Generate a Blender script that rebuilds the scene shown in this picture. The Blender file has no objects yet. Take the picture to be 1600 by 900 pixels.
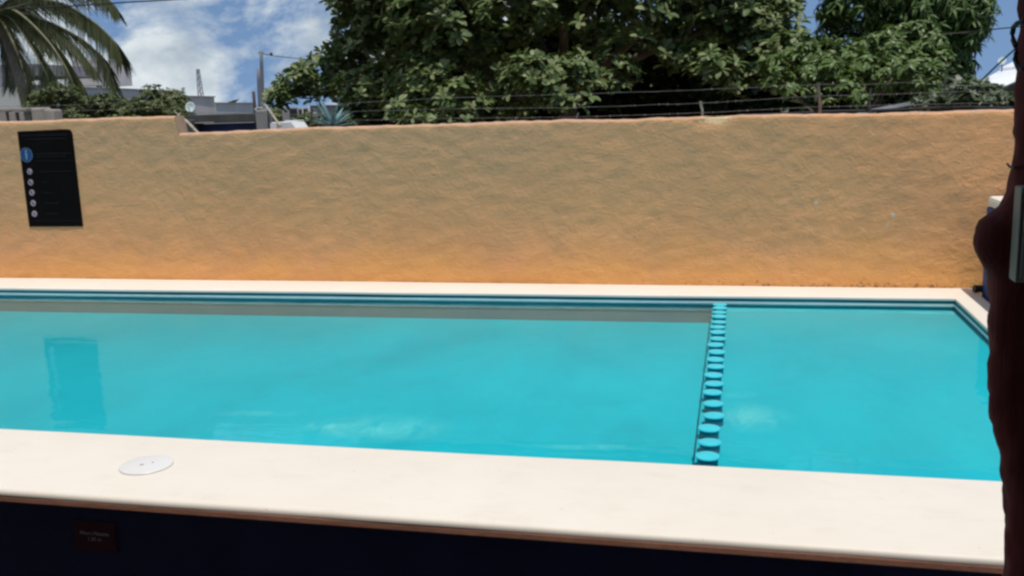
import bpy, bmesh, math, random
import numpy as np
from mathutils import Vector, Matrix, noise
random.seed(7); rng = np.random.default_rng(7)
scene = bpy.context.scene
col = scene.collection
S = 1.5            # metres per solved camera unit
ZC = 0.95          # height of the pool coping
CAMZ = ZC + S      # the camera stands on a raised deck under the thatch
# ------------------------------------------------------------------ camera
R = np.array([[0.97413954, -0.01188342, 0.22563454],
              [0.22376146, 0.1893056, -0.95608274],
              [-0.03135235, 0.98184631, 0.18706912]])
cam = bpy.data.cameras.new('camera')
cam_o = bpy.data.objects.new('camera', cam); col.objects.link(cam_o)
cam.sensor_width = 36; cam.lens = 33.75; cam.clip_start = 0.05; cam.clip_end = 3000
M4 = Matrix([list(R[0]), list(R[1]), list(R[2])]).to_4x4()
M4.translation = Vector((0, 0, CAMZ))
cam_o.matrix_world = M4
scene.camera = cam_o
# ------------------------------------------------------------------ sun, sky, exposure
SUN = Vector((0.17, -0.20, 0.965)).normalized()
elev = math.asin(SUN.z); az = math.atan2(SUN.x, SUN.y)
sl = bpy.data.lights.new('sun', 'SUN'); sl.energy = 3.6; sl.angle = math.radians(0.55); sl.color = (1, 0.95, 0.87)
so = bpy.data.objects.new('sun', sl); col.objects.link(so)
so.rotation_euler = (-SUN).to_track_quat('-Z', 'Y').to_euler(); so.location = (5, -5, 30)
world = bpy.data.worlds.new('World'); scene.world = world; world.use_nodes = True
wt = world.node_tree; wt.nodes.clear()
def wn(t, **k):
    n = wt.nodes.new(t)
    for a, b in k.items(): setattr(n, a, b)
    return n
sky = wn('ShaderNodeTexSky', sky_type='NISHITA'); sky.sun_disc = False
sky.sun_elevation = elev; sky.sun_rotation = az
sky.air_density = 1.0; sky.dust_density = 0.2; sky.ozone_density = 1.6; sky.altitude = 0
bg = wn('ShaderNodeBackground'); bg.inputs['Strength'].default_value = 0.12
tc = wn('ShaderNodeTexCoord')
mp = wn('ShaderNodeMapping'); mp.inputs['Scale'].default_value = (1, 1, 1.5)
mp.inputs['Location'].default_value = (0.35, 0.2, 0.0)
n1 = wn('ShaderNodeTexNoise'); n1.inputs['Scale'].default_value = 7.0; n1.inputs['Detail'].default_value = 10
n1.inputs['Roughness'].default_value = 0.6; n1.inputs['Distortion'].default_value = 0.35
r1 = wn('ShaderNodeValToRGB'); r1.color_ramp.elements[0].position = 0.44; r1.color_ramp.elements[1].position = 0.56
mp2 = wn('ShaderNodeMapping'); mp2.inputs['Scale'].default_value = (1, 1, 1.5)
mp2.inputs['Location'].default_value = (0.37, 0.2, 0.05)
n2 = wn('ShaderNodeTexNoise'); n2.inputs['Scale'].default_value = 17; n2.inputs['Detail'].default_value = 8
r2 = wn('ShaderNodeValToRGB'); r2.color_ramp.elements[0].position = 0.3; r2.color_ramp.elements[1].position = 0.68
r2.color_ramp.elements[0].color = (2.9, 3.6, 4.3, 1); r2.color_ramp.elements[1].color = (6.6, 7.1, 7.3, 1)
# a coarse bank so the cloud gathers to the west (left), as the sky over the trees is clear
n3 = wn('ShaderNodeTexNoise'); n3.inputs['Scale'].default_value = 1.3; n3.inputs['Detail'].default_value = 1
sep = wn('ShaderNodeSeparateXYZ')
mr = wn('ShaderNodeMapRange'); mr.inputs['From Min'].default_value = 0.25; mr.inputs['From Max'].default_value = -0.2
mr.inputs['To Min'].default_value = -0.14; mr.inputs['To Max'].default_value = 0.035
ad = wn('ShaderNodeMath', operation='ADD')
mx = wn('ShaderNodeMix', data_type='RGBA')
hs = wn('ShaderNodeHueSaturation'); hs.inputs['Saturation'].default_value = 1.05; hs.inputs['Value'].default_value = 1.0
L = wt.links.new
L(tc.outputs['Generated'], mp.inputs['Vector']); L(mp.outputs[0], n1.inputs['Vector'])
L(tc.outputs['Generated'], mp2.inputs['Vector']); L(mp2.outputs[0], n2.inputs['Vector'])
L(tc.outputs['Generated'], sep.inputs[0]); L(sep.outputs[0], mr.inputs['Value'])
L(n1.outputs['Fac'], ad.inputs[0]); L(mr.outputs[0], ad.inputs[1]); L(ad.outputs[0], r1.inputs['Fac'])
L(n2.outputs['Fac'], r2.inputs['Fac'])
# the humid white band of the model's horizon is lifted out: the sky in view is deep blue down to the roofs
cb = wn('ShaderNodeCombineXYZ'); lift = wn('ShaderNodeMath', operation='MULTIPLY_ADD'); lift.inputs[1].default_value = 0.75; lift.inputs[2].default_value = 0.30
vn = wn('ShaderNodeVectorMath', operation='NORMALIZE')
L(sep.outputs[0], cb.inputs[0]); L(sep.outputs[1], cb.inputs[1]); L(sep.outputs[2], lift.inputs[0]); L(lift.outputs[0], cb.inputs[2])
L(cb.outputs[0], vn.inputs[0]); L(vn.outputs[0], sky.inputs['Vector'])
L(sky.outputs[0], hs.inputs['Color'])
L(hs.outputs[0], mx.inputs['A']); L(r2.outputs['Color'], mx.inputs['B']); L(r1.outputs['Color'], mx.inputs['Factor'])
L(mx.outputs['Result'], bg.inputs['Color'])
wo = wn('ShaderNodeOutputWorld'); L(bg.outputs[0], wo.inputs['Surface'])
vs = scene.view_settings
vs.view_transform = 'Standard'; vs.look = 'None'; vs.gamma = 1; vs.use_curve_mapping = False; vs.exposure = 0.0
scene.cycles.max_bounces = 8; scene.cycles.transparent_max_bounces = 16
scene.cycles.caustics_reflective = False; scene.cycles.caustics_refractive = False
scene.cycles.filter_width = 2.6
scene.cycles.use_denoising = True

# ------------------------------------------------------------------ helpers
def at(px, py, Y):
    """world point seen at photo pixel (px,py) at distance Y (metres along the view axis of the yard)"""
    r = R @ np.array([px - 800, -(py - 450), -1500.0]); r = r * (Y / r[1])
    return Vector((r[0], r[1], r[2] + CAMZ))
def atz(px, py, z):
    r = R @ np.array([px - 800, -(py - 450), -1500.0]); r = r * ((z - CAMZ) / r[2])
    return Vector((r[0], r[1], z))
def tag(o, label=None, cat=None, group=None, kind=None):
    if label: o['label'] = label
    if cat: o['category'] = cat
    if group: o['group'] = group
    if kind: o['kind'] = kind
    return o
def empty(name, loc=(0, 0, 0), label=None, cat=None, group=None):
    o = bpy.data.objects.new(name, None); col.objects.link(o); o.location = loc
    return tag(o, label, cat, group)
def add_mesh(name, me, m=None, parent=None, loc=None):
    o = bpy.data.objects.new(name, me); col.objects.link(o)
    if m is not None and not me.materials: me.materials.append(m)
    if parent is not None:
        o.parent = parent
        o.matrix_parent_inverse = Matrix.Translation(parent_world(parent)).inverted()
    if loc is not None: o.location = loc
    return o
def parent_world(p):
    v = Vector(p.location)
    return v
def finish(name, bm, m=None, parent=None, smooth=False, angle=None):
    me = bpy.data.meshes.new(name); bm.normal_update(); bm.to_mesh(me); bm.free()
    if smooth: me.polygons.foreach_set('use_smooth', [True] * len(me.polygons))
    if smooth and angle: me.set_sharp_from_angle(angle=math.radians(angle))
    # children are built in world coordinates; parents are pure translations
    return add_mesh(name, me, m, parent)
def from_np(name, verts, faces, m=None, parent=None, smooth=False):
    me = bpy.data.meshes.new(name); me.from_pydata([tuple(v) for v in verts], [], [tuple(f) for f in faces]); me.update()
    if smooth: me.polygons.foreach_set('use_smooth', [True] * len(me.polygons))
    return add_mesh(name, me, m, parent)
def quadmesh(name, verts, quads, m=None, parent=None, smooth=False):
    """fast numpy mesh of quads only"""
    me = bpy.data.meshes.new(name); n = len(verts); k = len(quads)
    me.vertices.add(n); me.vertices.foreach_set('co', np.asarray(verts, np.float32).ravel())
    me.loops.add(k * 4); me.loops.foreach_set('vertex_index', np.asarray(quads, np.int32).ravel())
    me.polygons.add(k); me.polygons.foreach_set('loop_start', np.arange(0, 4 * k, 4, dtype=np.int32))
    me.polygons.foreach_set('loop_total', np.full(k, 4, np.int32))
    if smooth: me.polygons.foreach_set('use_smooth', np.ones(k, bool))
    me.update(calc_edges=True); me.validate()
    return add_mesh(name, me, m, parent)
def box(bm, c, s, rot=None, bevel=0.0):
    r = bmesh.ops.create_cube(bm, size=1)
    vs_ = r['verts']
    for v in vs_: v.co = Vector((v.co.x * s[0], v.co.y * s[1], v.co.z * s[2]))
    if bevel:
        es = list({e for v in vs_ for e in v.link_edges})
        rb = bmesh.ops.bevel(bm, geom=es, offset=bevel, segments=2, affect='EDGES', profile=0.6)
        vs_ = list({v for f in rb['faces'] for v in f.verts} | {v for v in vs_ if v.is_valid})
    for v in vs_:
        if rot is not None: v.co = rot @ v.co
        v.co += Vector(c)
    return vs_
def tube(bm, pts, rad, seg=8, cap=True):
    pts = [Vector(p) for p in pts]; rings = []
    rr = rad if hasattr(rad, '__len__') else [rad] * len(pts)
    up = Vector((0.03, 0.05, 1))
    for i, p in enumerate(pts):
        t = (pts[min(i + 1, len(pts) - 1)] - pts[max(i - 1, 0)]).normalized()
        a = t.cross(up)
        if a.length < 0.05: a = t.cross(Vector((1, 0, 0)))
        a.normalize(); b = t.cross(a)
        rings.append([bm.verts.new(p + (a * math.cos(2 * math.pi * k / seg) + b * math.sin(2 * math.pi * k / seg)) * rr[i]) for k in range(seg)])
    for i in range(len(pts) - 1):
        for k in range(seg):
            bm.faces.new((rings[i][k], rings[i][(k + 1) % seg], rings[i + 1][(k + 1) % seg], rings[i + 1][k]))
    if cap:
        bm.faces.new(rings[0][::-1]); bm.faces.new(rings[-1])
def lathe(bm, prof, c, seg=24, axis='Z'):
    """prof: list of (r, h); closed with caps at both ends"""
    rings = []
    for r_, h in prof:
        ring = []
        for k in range(seg):
            a = 2 * math.pi * k / seg
            if axis == 'Z': p = Vector((r_ * math.cos(a), r_ * math.sin(a), h))
            else: p = Vector((r_ * math.cos(a), -h, r_ * math.sin(a)))      # axis towards -Y
            ring.append(bm.verts.new(p + Vector(c)))
        rings.append(ring)
    for i in range(len(rings) - 1):
        for k in range(seg):
            bm.faces.new((rings[i][k], rings[i][(k + 1) % seg], rings[i + 1][(k + 1) % seg], rings[i + 1][k]))
    bm.faces.new(rings[0][::-1]); bm.faces.new(rings[-1])
def fbm(p, sc, o=4):
    return noise.fractal(Vector(p) * sc, 0.9, 2.0, o, noise_basis='PERLIN_ORIGINAL')

# ------------------------------------------------------------------ materials
def mat(name):
    m = bpy.data.materials.new(name); m.use_nodes = True
    nt = m.node_tree; b = nt.nodes['Principled BSDF']
    return m, nt, b
def N(nt, t, **k):
    n = nt.nodes.new(t)
    for a, v in k.items():
        if a in n.inputs: n.inputs[a].default_value = v
        else: setattr(n, a, v)
    return n
def noise_tex(nt, scale, detail=5, rough=0.55, stretch=(1, 1, 1), dist=0.0):
    c = N(nt, 'ShaderNodeTexCoord'); mpn = N(nt, 'ShaderNodeMapping'); mpn.inputs['Scale'].default_value = stretch
    n = N(nt, 'ShaderNodeTexNoise'); n.inputs['Scale'].default_value = scale; n.inputs['Detail'].default_value = detail
    n.inputs['Roughness'].default_value = rough; n.inputs['Distortion'].default_value = dist
    nt.links.new(c.outputs['Object'], mpn.inputs['Vector']); nt.links.new(mpn.outputs[0], n.inputs['Vector'])
    return n
def ramp(nt, fac, stops):
    r = N(nt, 'ShaderNodeValToRGB'); e = r.color_ramp.elements
    while len(e) < len(stops): e.new(0.5)
    for i, (p, c) in enumerate(stops):
        e[i].position = p; e[i].color = (*c, 1) if len(c) == 3 else c
    nt.links.new(fac, r.inputs['Fac']); return r.outputs['Color']
def mixc(nt, f, a, b, mode='MIX'):
    n = N(nt, 'ShaderNodeMix', data_type='RGBA', blend_type=mode)
    for s, v in (('Factor', f), ('A', a), ('B', b)):
        if isinstance(v, (int, float)): n.inputs[s].default_value = v
        elif isinstance(v, tuple): n.inputs[s].default_value = (*v, 1)
        else: nt.links.new(v, n.inputs[s])
    return n.outputs['Result']
def math_(nt, op, a, b=None, clamp=False):
    n = N(nt, 'ShaderNodeMath', operation=op); n.use_clamp = clamp
    for i, v in enumerate((a, b)):
        if v is None: continue
        if isinstance(v, (int, float)): n.inputs[i].default_value = v
        else: nt.links.new(v, n.inputs[i])
    return n.outputs[0]
def bump(nt, b, h, strength=0.3, dist=0.01, prev=None):
    n = N(nt, 'ShaderNodeBump'); n.inputs['Strength'].default_value = strength; n.inputs['Distance'].default_value = dist
    nt.links.new(h, n.inputs['Height'])
    if prev is not None: nt.links.new(prev, n.inputs['Normal'])
    nt.links.new(n.outputs[0], b.inputs['Normal']); return n.outputs[0]
def simple(name, c1, c2=None, scale=6, rough=0.7, bumps=0.0, stretch=(1, 1, 1), spec=0.3, metal=0.0, bscale=40):
    m, nt, b = mat(name)
    c2 = c2 or tuple(x * 0.7 for x in c1)
    n = noise_tex(nt, scale, 5, 0.6, stretch)
    nt.links.new(ramp(nt, n.outputs['Fac'], [(0.32, c2), (0.68, c1)]), b.inputs['Base Color'])
    b.inputs['Roughness'].default_value = rough; b.inputs['Specular IOR Level'].default_value = spec
    b.inputs['Metallic'].default_value = metal
    if bumps:
        n2_ = noise_tex(nt, bscale, 4, 0.6, stretch); bump(nt, b, n2_.outputs['Fac'], bumps, 0.01)
    return m

# orange painted render on the boundary wall
def wall_material():
    m, nt, b = mat('orange_render')
    big = noise_tex(nt, 1.1, 5, 0.6)
    mid = noise_tex(nt, 5.0, 6, 0.62, (1, 1, 1.6))
    c = ramp(nt, big.outputs['Fac'], [(0.3, (0.78, 0.37, 0.165)), (0.7, (0.88, 0.425, 0.185))])
    c = mixc(nt, ramp(nt, mid.outputs['Fac'], [(0.42, (0, 0, 0)), (0.70, (0.7, 0.7, 0.7))]), c, (0.62, 0.34, 0.165))
    # height masks: mildew film in the upper half, bounce light off the coping painted in at the foot
    tcn = N(nt, 'ShaderNodeTexCoord'); sp = N(nt, 'ShaderNodeSeparateXYZ'); nt.links.new(tcn.outputs['Object'], sp.inputs[0])
    wob = noise_tex(nt, 1.7, 5, 0.65)
    z = math_(nt, 'ADD', sp.outputs[2], math_(nt, 'MULTIPLY', math_(nt, 'SUBTRACT', wob.outputs['Fac'], 0.5), 0.9))
    mil = N(nt, 'ShaderNodeMapRange'); nt.links.new(z, mil.inputs['Value'])
    mil.inputs['From Min'].default_value = ZC + 0.30; mil.inputs['From Max'].default_value = ZC + 1.25; mil.inputs['To Max'].default_value = 0.6
    lf = N(nt, 'ShaderNodeMapRange'); nt.links.new(sp.outputs[0], lf.inputs['Value'])
    lf.inputs['From Min'].default_value = 1.2; lf.inputs['From Max'].default_value = -2.5; lf.inputs['To Min'].default_value = 0.25
    c = mixc(nt, math_(nt, 'MULTIPLY', mil.outputs[0], lf.outputs[0]), c, (0.61, 0.37, 0.21))
    fr = N(nt, 'ShaderNodeMapRange'); nt.links.new(z, fr.inputs['Value'])
    fr.inputs['From Min'].default_value = ZC + 0.34; fr.inputs['From Max'].default_value = ZC + 0.02; fr.inputs['To Max'].default_value = 0.75
    c = mixc(nt, fr.outputs[0], c, (0.82, 0.41, 0.13))
    # pale raw render showing where the top edge is chipped
    mpc = N(nt, 'ShaderNodeMapping'); mpc.vector_type = 'TEXTURE'; mpc.inputs['Location'].default_value = (CHIP.x, 0, CHIP.z); mpc.inputs['Scale'].default_value = (0.17, 50, 0.075)
    nt.links.new(tcn.outputs['Object'], mpc.inputs['Vector']); lc_ = N(nt, 'ShaderNodeVectorMath', operation='LENGTH'); nt.links.new(mpc.outputs[0], lc_.inputs[0])
    cn = noise_tex(nt, 16, 4, 0.6)
    cf = math_(nt, 'ADD', math_(nt, 'SUBTRACT', 1.0, lc_.outputs['Value']), math_(nt, 'MULTIPLY', math_(nt, 'SUBTRACT', cn.outputs['Fac'], 0.5), 1.6))
    c = mixc(nt, ramp(nt, cf, [(0.30, (0, 0, 0)), (0.42, (1, 1, 1))]), c, (0.84, 0.58, 0.32))
    fn = noise_tex(nt, 40, 3, 0.6)
    for px, py, r_, am in ((1275, 316, .022, .75), (1395, 336, .024, .8), (1387, 350, .016, .55)):
        q = at(px, py, 5.266 * S)
        mpf = N(nt, 'ShaderNodeMapping'); mpf.vector_type = 'TEXTURE'; mpf.inputs['Location'].default_value = (q.x, 0, q.z); mpf.inputs['Scale'].default_value = (r_, 50, r_ * 1.2)
        nt.links.new(tcn.outputs['Object'], mpf.inputs['Vector']); lf_ = N(nt, 'ShaderNodeVectorMath', operation='LENGTH'); nt.links.new(mpf.outputs[0], lf_.inputs[0])
        f_ = math_(nt, 'ADD', math_(nt, 'SUBTRACT', 1.0, lf_.outputs['Value']), math_(nt, 'SUBTRACT', fn.outputs['Fac'], 0.5))
        c = mixc(nt, ramp(nt, f_, [(0.15, (0, 0, 0)), (0.55, (am, am, am))]), c, (0.66, 0.66, 0.56))
    # weathered, dusty crown of the wall
    gn = N(nt, 'ShaderNodeNewGeometry'); sn = N(nt, 'ShaderNodeSeparateXYZ'); nt.links.new(gn.outputs['True Normal'], sn.inputs[0])
    tn = noise_tex(nt, 9, 5, 0.65)
    c = mixc(nt, math_(nt, 'MULTIPLY', math_(nt, 'GREATER_THAN', sn.outputs[2], 0.6), ramp(nt, tn.outputs['Fac'], [(0.3, (.5, .5, .5)), (0.6, (1, 1, 1))])), c, (0.50, 0.33, 0.24))
    c = mixc(nt, math_(nt, 'GREATER_THAN', sn.outputs[0], 0.6), c, (0.22, 0.16, 0.11))   # darker grey-brown on faces turned to the right
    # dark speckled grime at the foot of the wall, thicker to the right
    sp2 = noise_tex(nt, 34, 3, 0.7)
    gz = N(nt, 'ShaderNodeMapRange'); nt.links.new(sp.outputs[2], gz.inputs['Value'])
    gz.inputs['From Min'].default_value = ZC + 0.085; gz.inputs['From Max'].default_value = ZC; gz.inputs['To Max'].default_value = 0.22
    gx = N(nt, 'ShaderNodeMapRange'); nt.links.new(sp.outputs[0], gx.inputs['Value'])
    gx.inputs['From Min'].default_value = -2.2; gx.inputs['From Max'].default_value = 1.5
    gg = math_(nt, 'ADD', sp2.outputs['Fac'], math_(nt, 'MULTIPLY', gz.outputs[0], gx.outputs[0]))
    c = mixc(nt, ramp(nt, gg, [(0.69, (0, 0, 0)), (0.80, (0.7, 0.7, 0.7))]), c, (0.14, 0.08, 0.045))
    nt.links.new(c, b.inputs['Base Color'])
    b.inputs['Roughness'].default_value = 0.85; b.inputs['Specular IOR Level'].default_value = 0.2
    fine = noise_tex(nt, 55, 5, 0.6); 
    chip = noise_tex(nt, 17, 6, 0.66, (1, 1, 1.2), 0.5)
    msk = noise_tex(nt, 1.6, 4, 0.6); rotn = noise_tex(nt, 9, 5, 0.7, (1, 1, 2.6), 1.5)
    amp = N(nt, 'ShaderNodeMapRange'); nt.links.new(msk.outputs['Fac'], amp.inputs['Value']); amp.inputs['From Min'].default_value = 0.36; amp.inputs['From Max'].default_value = 0.66
    amp.inputs['To Min'].default_value = 0.25; amp.inputs['To Max'].default_value = 1.35
    hgt = math_(nt, 'ADD', math_(nt, 'MULTIPLY', chip.outputs['Fac'], amp.outputs[0]), math_(nt, 'MULTIPLY', rotn.outputs['Fac'], math_(nt, 'SUBTRACT', 1.3, amp.outputs[0])))
    p = bump(nt, b, hgt, 0.62, 0.016)
    bump(nt, b, fine.outputs['Fac'], 0.5, 0.006, p)
    return m
M = {}
CHIP = at(1116, 184, 5.266 * S)
M['wall'] = wall_material()
def coping_material():
    m, nt, b = mat('cream_paint')
    n = noise_tex(nt, 1.6, 5, 0.6); d = noise_tex(nt, 6, 6, 0.7, (1, 1.6, 1)); sp = noise_tex(nt, 30, 2, 0.5)
    c = ramp(nt, n.outputs['Fac'], [(0.3, (0.73, 0.665, 0.58)), (0.7, (0.775, 0.715, 0.635))])
    c = mixc(nt, ramp(nt, d.outputs['Fac'], [(0.52, (0, 0, 0)), (0.78, (0.35, 0.35, 0.35))]), c, (0.60, 0.54, 0.45))
    c = mixc(nt, ramp(nt, sp.outputs['Fac'], [(0.75, (0, 0, 0)), (0.82, (0.5, 0.5, 0.5))]), c, (0.3, 0.25, 0.2))
    nt.links.new(c, b.inputs['Base Color']); b.inputs['Roughness'].default_value = 0.55
    f = noise_tex(nt, 25, 5, 0.6); bump(nt, b, f.outputs['Fac'], 0.15, 0.004)
    return m
M['cream'] = coping_material()
M['edge_brown'] = simple('brown_edge', (0.42, 0.20, 0.13), (0.32, 0.15, 0.10), 8, 0.6, 0.2)
M['navy'] = simple('navy_paint', (0.045, 0.048, 0.105), (0.032, 0.034, 0.075), 3, 0.6, 0.3)
M['teal'] = simple('teal_pool_paint', (0.008, 0.22, 0.28), (0.008, 0.18, 0.24), 5, 0.5, 0.15)
M['tile_fade'] = simple('faded_pool_band', (0.42, 0.36, 0.38), (0.36, 0.33, 0.36), 4, 0.6, 0.1, (0.6, 1, 2))
M['scale'] = simple('lime_scale', (0.95, 0.95, 0.93), (0.75, 0.80, 0.80), 5, 0.7, 0.1, (1, 1, 0.2))
def floor_material():
    m, nt, b = mat('turquoise_pool_paint')
    n = noise_tex(nt, 1.1, 6, 0.62, (1, 0.6, 1), 0.4); n2_ = noise_tex(nt, 7, 6, 0.65, (1, .6, 1), .5)
    c = ramp(nt, n.outputs['Fac'], [(0.3, (0.0, 0.375, 0.445)), (0.5, (0.0, 0.445, 0.525)), (0.7, (0.0, 0.50, 0.575))])
    c = mixc(nt, ramp(nt, n2_.outputs['Fac'], [(0.45, (0, 0, 0)), (0.75, (0.25, 0.25, 0.25))]), c, (0.0, 0.54, 0.58))
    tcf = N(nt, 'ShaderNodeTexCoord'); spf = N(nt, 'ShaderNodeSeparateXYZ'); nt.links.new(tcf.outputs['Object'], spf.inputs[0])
    reflect_grey = noise_tex(nt, 0.9, 5, 0.6)  # grey of the water's reflections put into the floor colour, left and far side
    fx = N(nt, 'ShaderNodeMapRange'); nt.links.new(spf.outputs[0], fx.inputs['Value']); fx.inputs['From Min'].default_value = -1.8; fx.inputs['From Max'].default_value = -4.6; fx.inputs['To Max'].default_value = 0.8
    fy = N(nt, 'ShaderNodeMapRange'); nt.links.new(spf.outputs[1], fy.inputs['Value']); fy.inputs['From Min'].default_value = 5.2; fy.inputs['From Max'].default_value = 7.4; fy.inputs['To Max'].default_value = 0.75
    ff = math_(nt, 'MULTIPLY', math_(nt, 'ADD', fx.outputs[0], fy.outputs[0]), math_(nt, 'MULTIPLY', reflect_grey.outputs['Fac'], 1.3), True)
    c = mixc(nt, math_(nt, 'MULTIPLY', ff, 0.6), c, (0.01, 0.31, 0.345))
    # reflection and caustic patches painted into the floor colour (each with its own place)
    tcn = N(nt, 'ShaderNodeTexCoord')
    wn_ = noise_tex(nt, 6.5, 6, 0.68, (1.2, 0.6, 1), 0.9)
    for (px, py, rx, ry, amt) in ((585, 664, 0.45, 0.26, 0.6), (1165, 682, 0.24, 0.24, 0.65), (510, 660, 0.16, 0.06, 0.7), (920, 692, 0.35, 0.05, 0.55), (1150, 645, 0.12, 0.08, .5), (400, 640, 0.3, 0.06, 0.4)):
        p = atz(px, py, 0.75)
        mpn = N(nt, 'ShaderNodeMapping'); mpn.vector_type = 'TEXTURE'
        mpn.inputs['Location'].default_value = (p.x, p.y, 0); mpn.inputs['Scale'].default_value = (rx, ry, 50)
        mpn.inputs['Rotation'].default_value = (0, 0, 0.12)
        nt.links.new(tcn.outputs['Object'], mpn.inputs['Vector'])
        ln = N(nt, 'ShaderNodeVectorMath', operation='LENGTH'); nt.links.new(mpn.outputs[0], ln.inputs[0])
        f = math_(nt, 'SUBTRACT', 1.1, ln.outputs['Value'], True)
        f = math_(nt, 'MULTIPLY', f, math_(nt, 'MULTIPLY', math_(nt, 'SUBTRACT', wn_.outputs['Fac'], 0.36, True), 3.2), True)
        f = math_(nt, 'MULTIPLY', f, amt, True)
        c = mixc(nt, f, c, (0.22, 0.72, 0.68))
    nt.links.new(c, b.inputs['Base Color']); b.inputs['Roughness'].default_value = 0.7
    return m
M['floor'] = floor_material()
M['shaft_shade'] = simple('shaft_shade_paint', (0.012, 0.19, 0.28), (0.01, 0.15, 0.23), 9, 0.5, 0.05)  # shade on the post sides put into the colour, darker than the caps
M['post_tq'] = simple('turquoise_post_paint', (0.05, 0.56, 0.66), (0.03, 0.50, 0.60), 9, 0.35, 0.05)
def water_material():
    m, nt, b = mat('pool_water'); nt.nodes.remove(b)
    out = nt.nodes['Material Output']
    tr = N(nt, 'ShaderNodeBsdfTransparent'); tr.inputs['Color'].default_value = (0.86, 0.985, 1.0, 1)
    gl = N(nt, 'ShaderNodeBsdfGlossy'); gl.inputs['Roughness'].default_value = 0.035; gl.inputs['Color'].default_value = (0.55, 0.93, 1.0, 1)
    fr = N(nt, 'ShaderNodeFresnel'); fr.inputs['IOR'].default_value = 1.24
    n = noise_tex(nt, 2.6, 3, 0.5, (1, 2.2, 1)); n2_ = noise_tex(nt, 14, 3, 0.5, (1, 1.5, 1))
    b1 = N(nt, 'ShaderNodeBump'); b1.inputs['Strength'].default_value = 0.14; b1.inputs['Distance'].default_value = 0.02
    nt.links.new(n.outputs['Fac'], b1.inputs['Height'])
    b2 = N(nt, 'ShaderNodeBump'); b2.inputs['Strength'].default_value = 0.05; b2.inputs['Distance'].default_value = 0.004
    nt.links.new(n2_.outputs['Fac'], b2.inputs['Height']); nt.links.new(b1.outputs[0], b2.inputs['Normal'])
    nt.links.new(b2.outputs[0], gl.inputs['Normal'])
    ms = N(nt, 'ShaderNodeMixShader'); nt.links.new(fr.outputs[0], ms.inputs[0])
    nt.links.new(tr.outputs[0], ms.inputs[1]); nt.links.new(gl.outputs[0], ms.inputs[2])
    nt.links.new(ms.outputs[0], out.inputs['Surface'])
    return m
M['water'] = water_material()
M['black'] = simple('black_sign', (0.008, 0.0065, 0.007), (0.006, 0.005, 0.005), 5, 0.85, 0.0, spec=0.03)
M['bluedisc'] = simple('sign_blue', (0.02, 0.08, 0.26), None, 4, 0.5, spec=.2)
M['rim'] = simple('sign_rim_grey', (0.16, 0.22, 0.28), None, 4, 0.5, spec=.2)
M['signwhite'] = simple('sign_print_white', (0.56, 0.45, 0.51), None, 4, 0.6, spec=.2)
M['signred'] = simple('sign_print_maroon', (0.24, 0.09, 0.13), None, 4, 0.6, spec=.2)
M['signgrey'] = simple('sign_print_grey', (0.020, 0.019, 0.020), None, 4, 0.9, spec=.02)
M['figure'] = simple('sign_figure_pale', (0.22, 0.35, 0.45), None, 4, 0.6, spec=.2)
M['plaque'] = simple('maroon_plaque', (0.13, 0.03, 0.03), None, 5, 0.6)
M['plaque_txt'] = simple('plaque_lettering', (0.8, 0.62, 0.54), None, 6, 0.6)
M['lid'] = simple('white_plastic', (0.73, 0.72, 0.71), (0.68, 0.67, 0.66), 3, 0.35, 0.05)
M['dark'] = simple('dark_plastic', (0.03, 0.03, 0.03), None, 5, 0.5)
M['concrete'] = simple('grey_concrete', (0.34, 0.33, 0.32), (0.22, 0.22, 0.22), 3, 0.9, 0.3)
M['concrete_d'] = simple('dark_weathered_concrete', (0.10, 0.10, 0.095), (0.05, 0.05, 0.05), 2.5, 0.9, 0.4, (1, 1, 0.5))
M['block'] = simple('pale_block_masonry', (0.42, 0.37, 0.32), (0.26, 0.24, 0.22), 4, 0.9, 0.5)
M['greywall'] = simple('grey_plaster', (0.54, 0.54, 0.52), (0.44, 0.45, 0.44), 0.6, 0.9, 0.2)
M['palewall'] = simple('pale_plaster', (0.60, 0.56, 0.52), (0.5, 0.47, 0.45), 0.6, 0.9, 0.2)
M['violet'] = simple('violet_grey_plaster', (0.32, 0.31, 0.33), (0.25, 0.24, 0.26), 0.8, 0.9, 0.2)
M['bluewall'] = simple('unseen_wall_blue', (0.012, 0.022, 0.09), (0.01, 0.014, 0.05), 2, 0.7, 0.2)
M['bluepaint'] = simple('blue_paint', (0.02, 0.07, 0.22), (0.015, 0.05, 0.17), 3, 0.6, 0.2)
M['white'] = simple('white_sheet', (0.80, 0.80, 0.80), (0.70, 0.71, 0.73), 2, 0.6, 0.1)
M['roofwhite'] = simple('white_roof_sheet', (0.78, 0.79, 0.80), (0.68, 0.69, 0.71), 0.8, 0.5, 0.1)
M['glass'] = simple('dark_window_glass', (0.03, 0.04, 0.06), None, 3, 0.15, spec=0.5)
M['dish'] = simple('satellite_dish_paint', (0.62, 0.72, 0.70), (0.55, 0.66, 0.65), 3, 0.5)
M['metal'] = simple('weathered_metal', (0.25, 0.26, 0.28), (0.14, 0.14, 0.15), 8, 0.6, 0.1, metal=0.3)
M['sheet'] = simple('grey_roofing_sheet', (0.20, 0.22, 0.24), (0.10, 0.11, 0.12), 2, 0.5, 0.1, (3, 0.4, 1))
M['wire'] = simple('galvanised_wire', (0.20, 0.19, 0.18), (0.09, 0.08, 0.075), 20, 0.7, metal=0.2)
M['cable'] = simple('black_cable', (0.02, 0.02, 0.022), None, 10, 0.6)
M['utility'] = simple('utility_pole_concrete', (0.24, 0.25, 0.28), (0.16, 0.17, 0.2), 2, 0.9, 0.2, (1, 1, 0.3))
M['redpole'] = simple('faded_red_pole', (0.36, 0.22, 0.20), (0.20, 0.13, 0.13), 4, 0.8, 0.2, (1, 1, 0.3))
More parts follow.
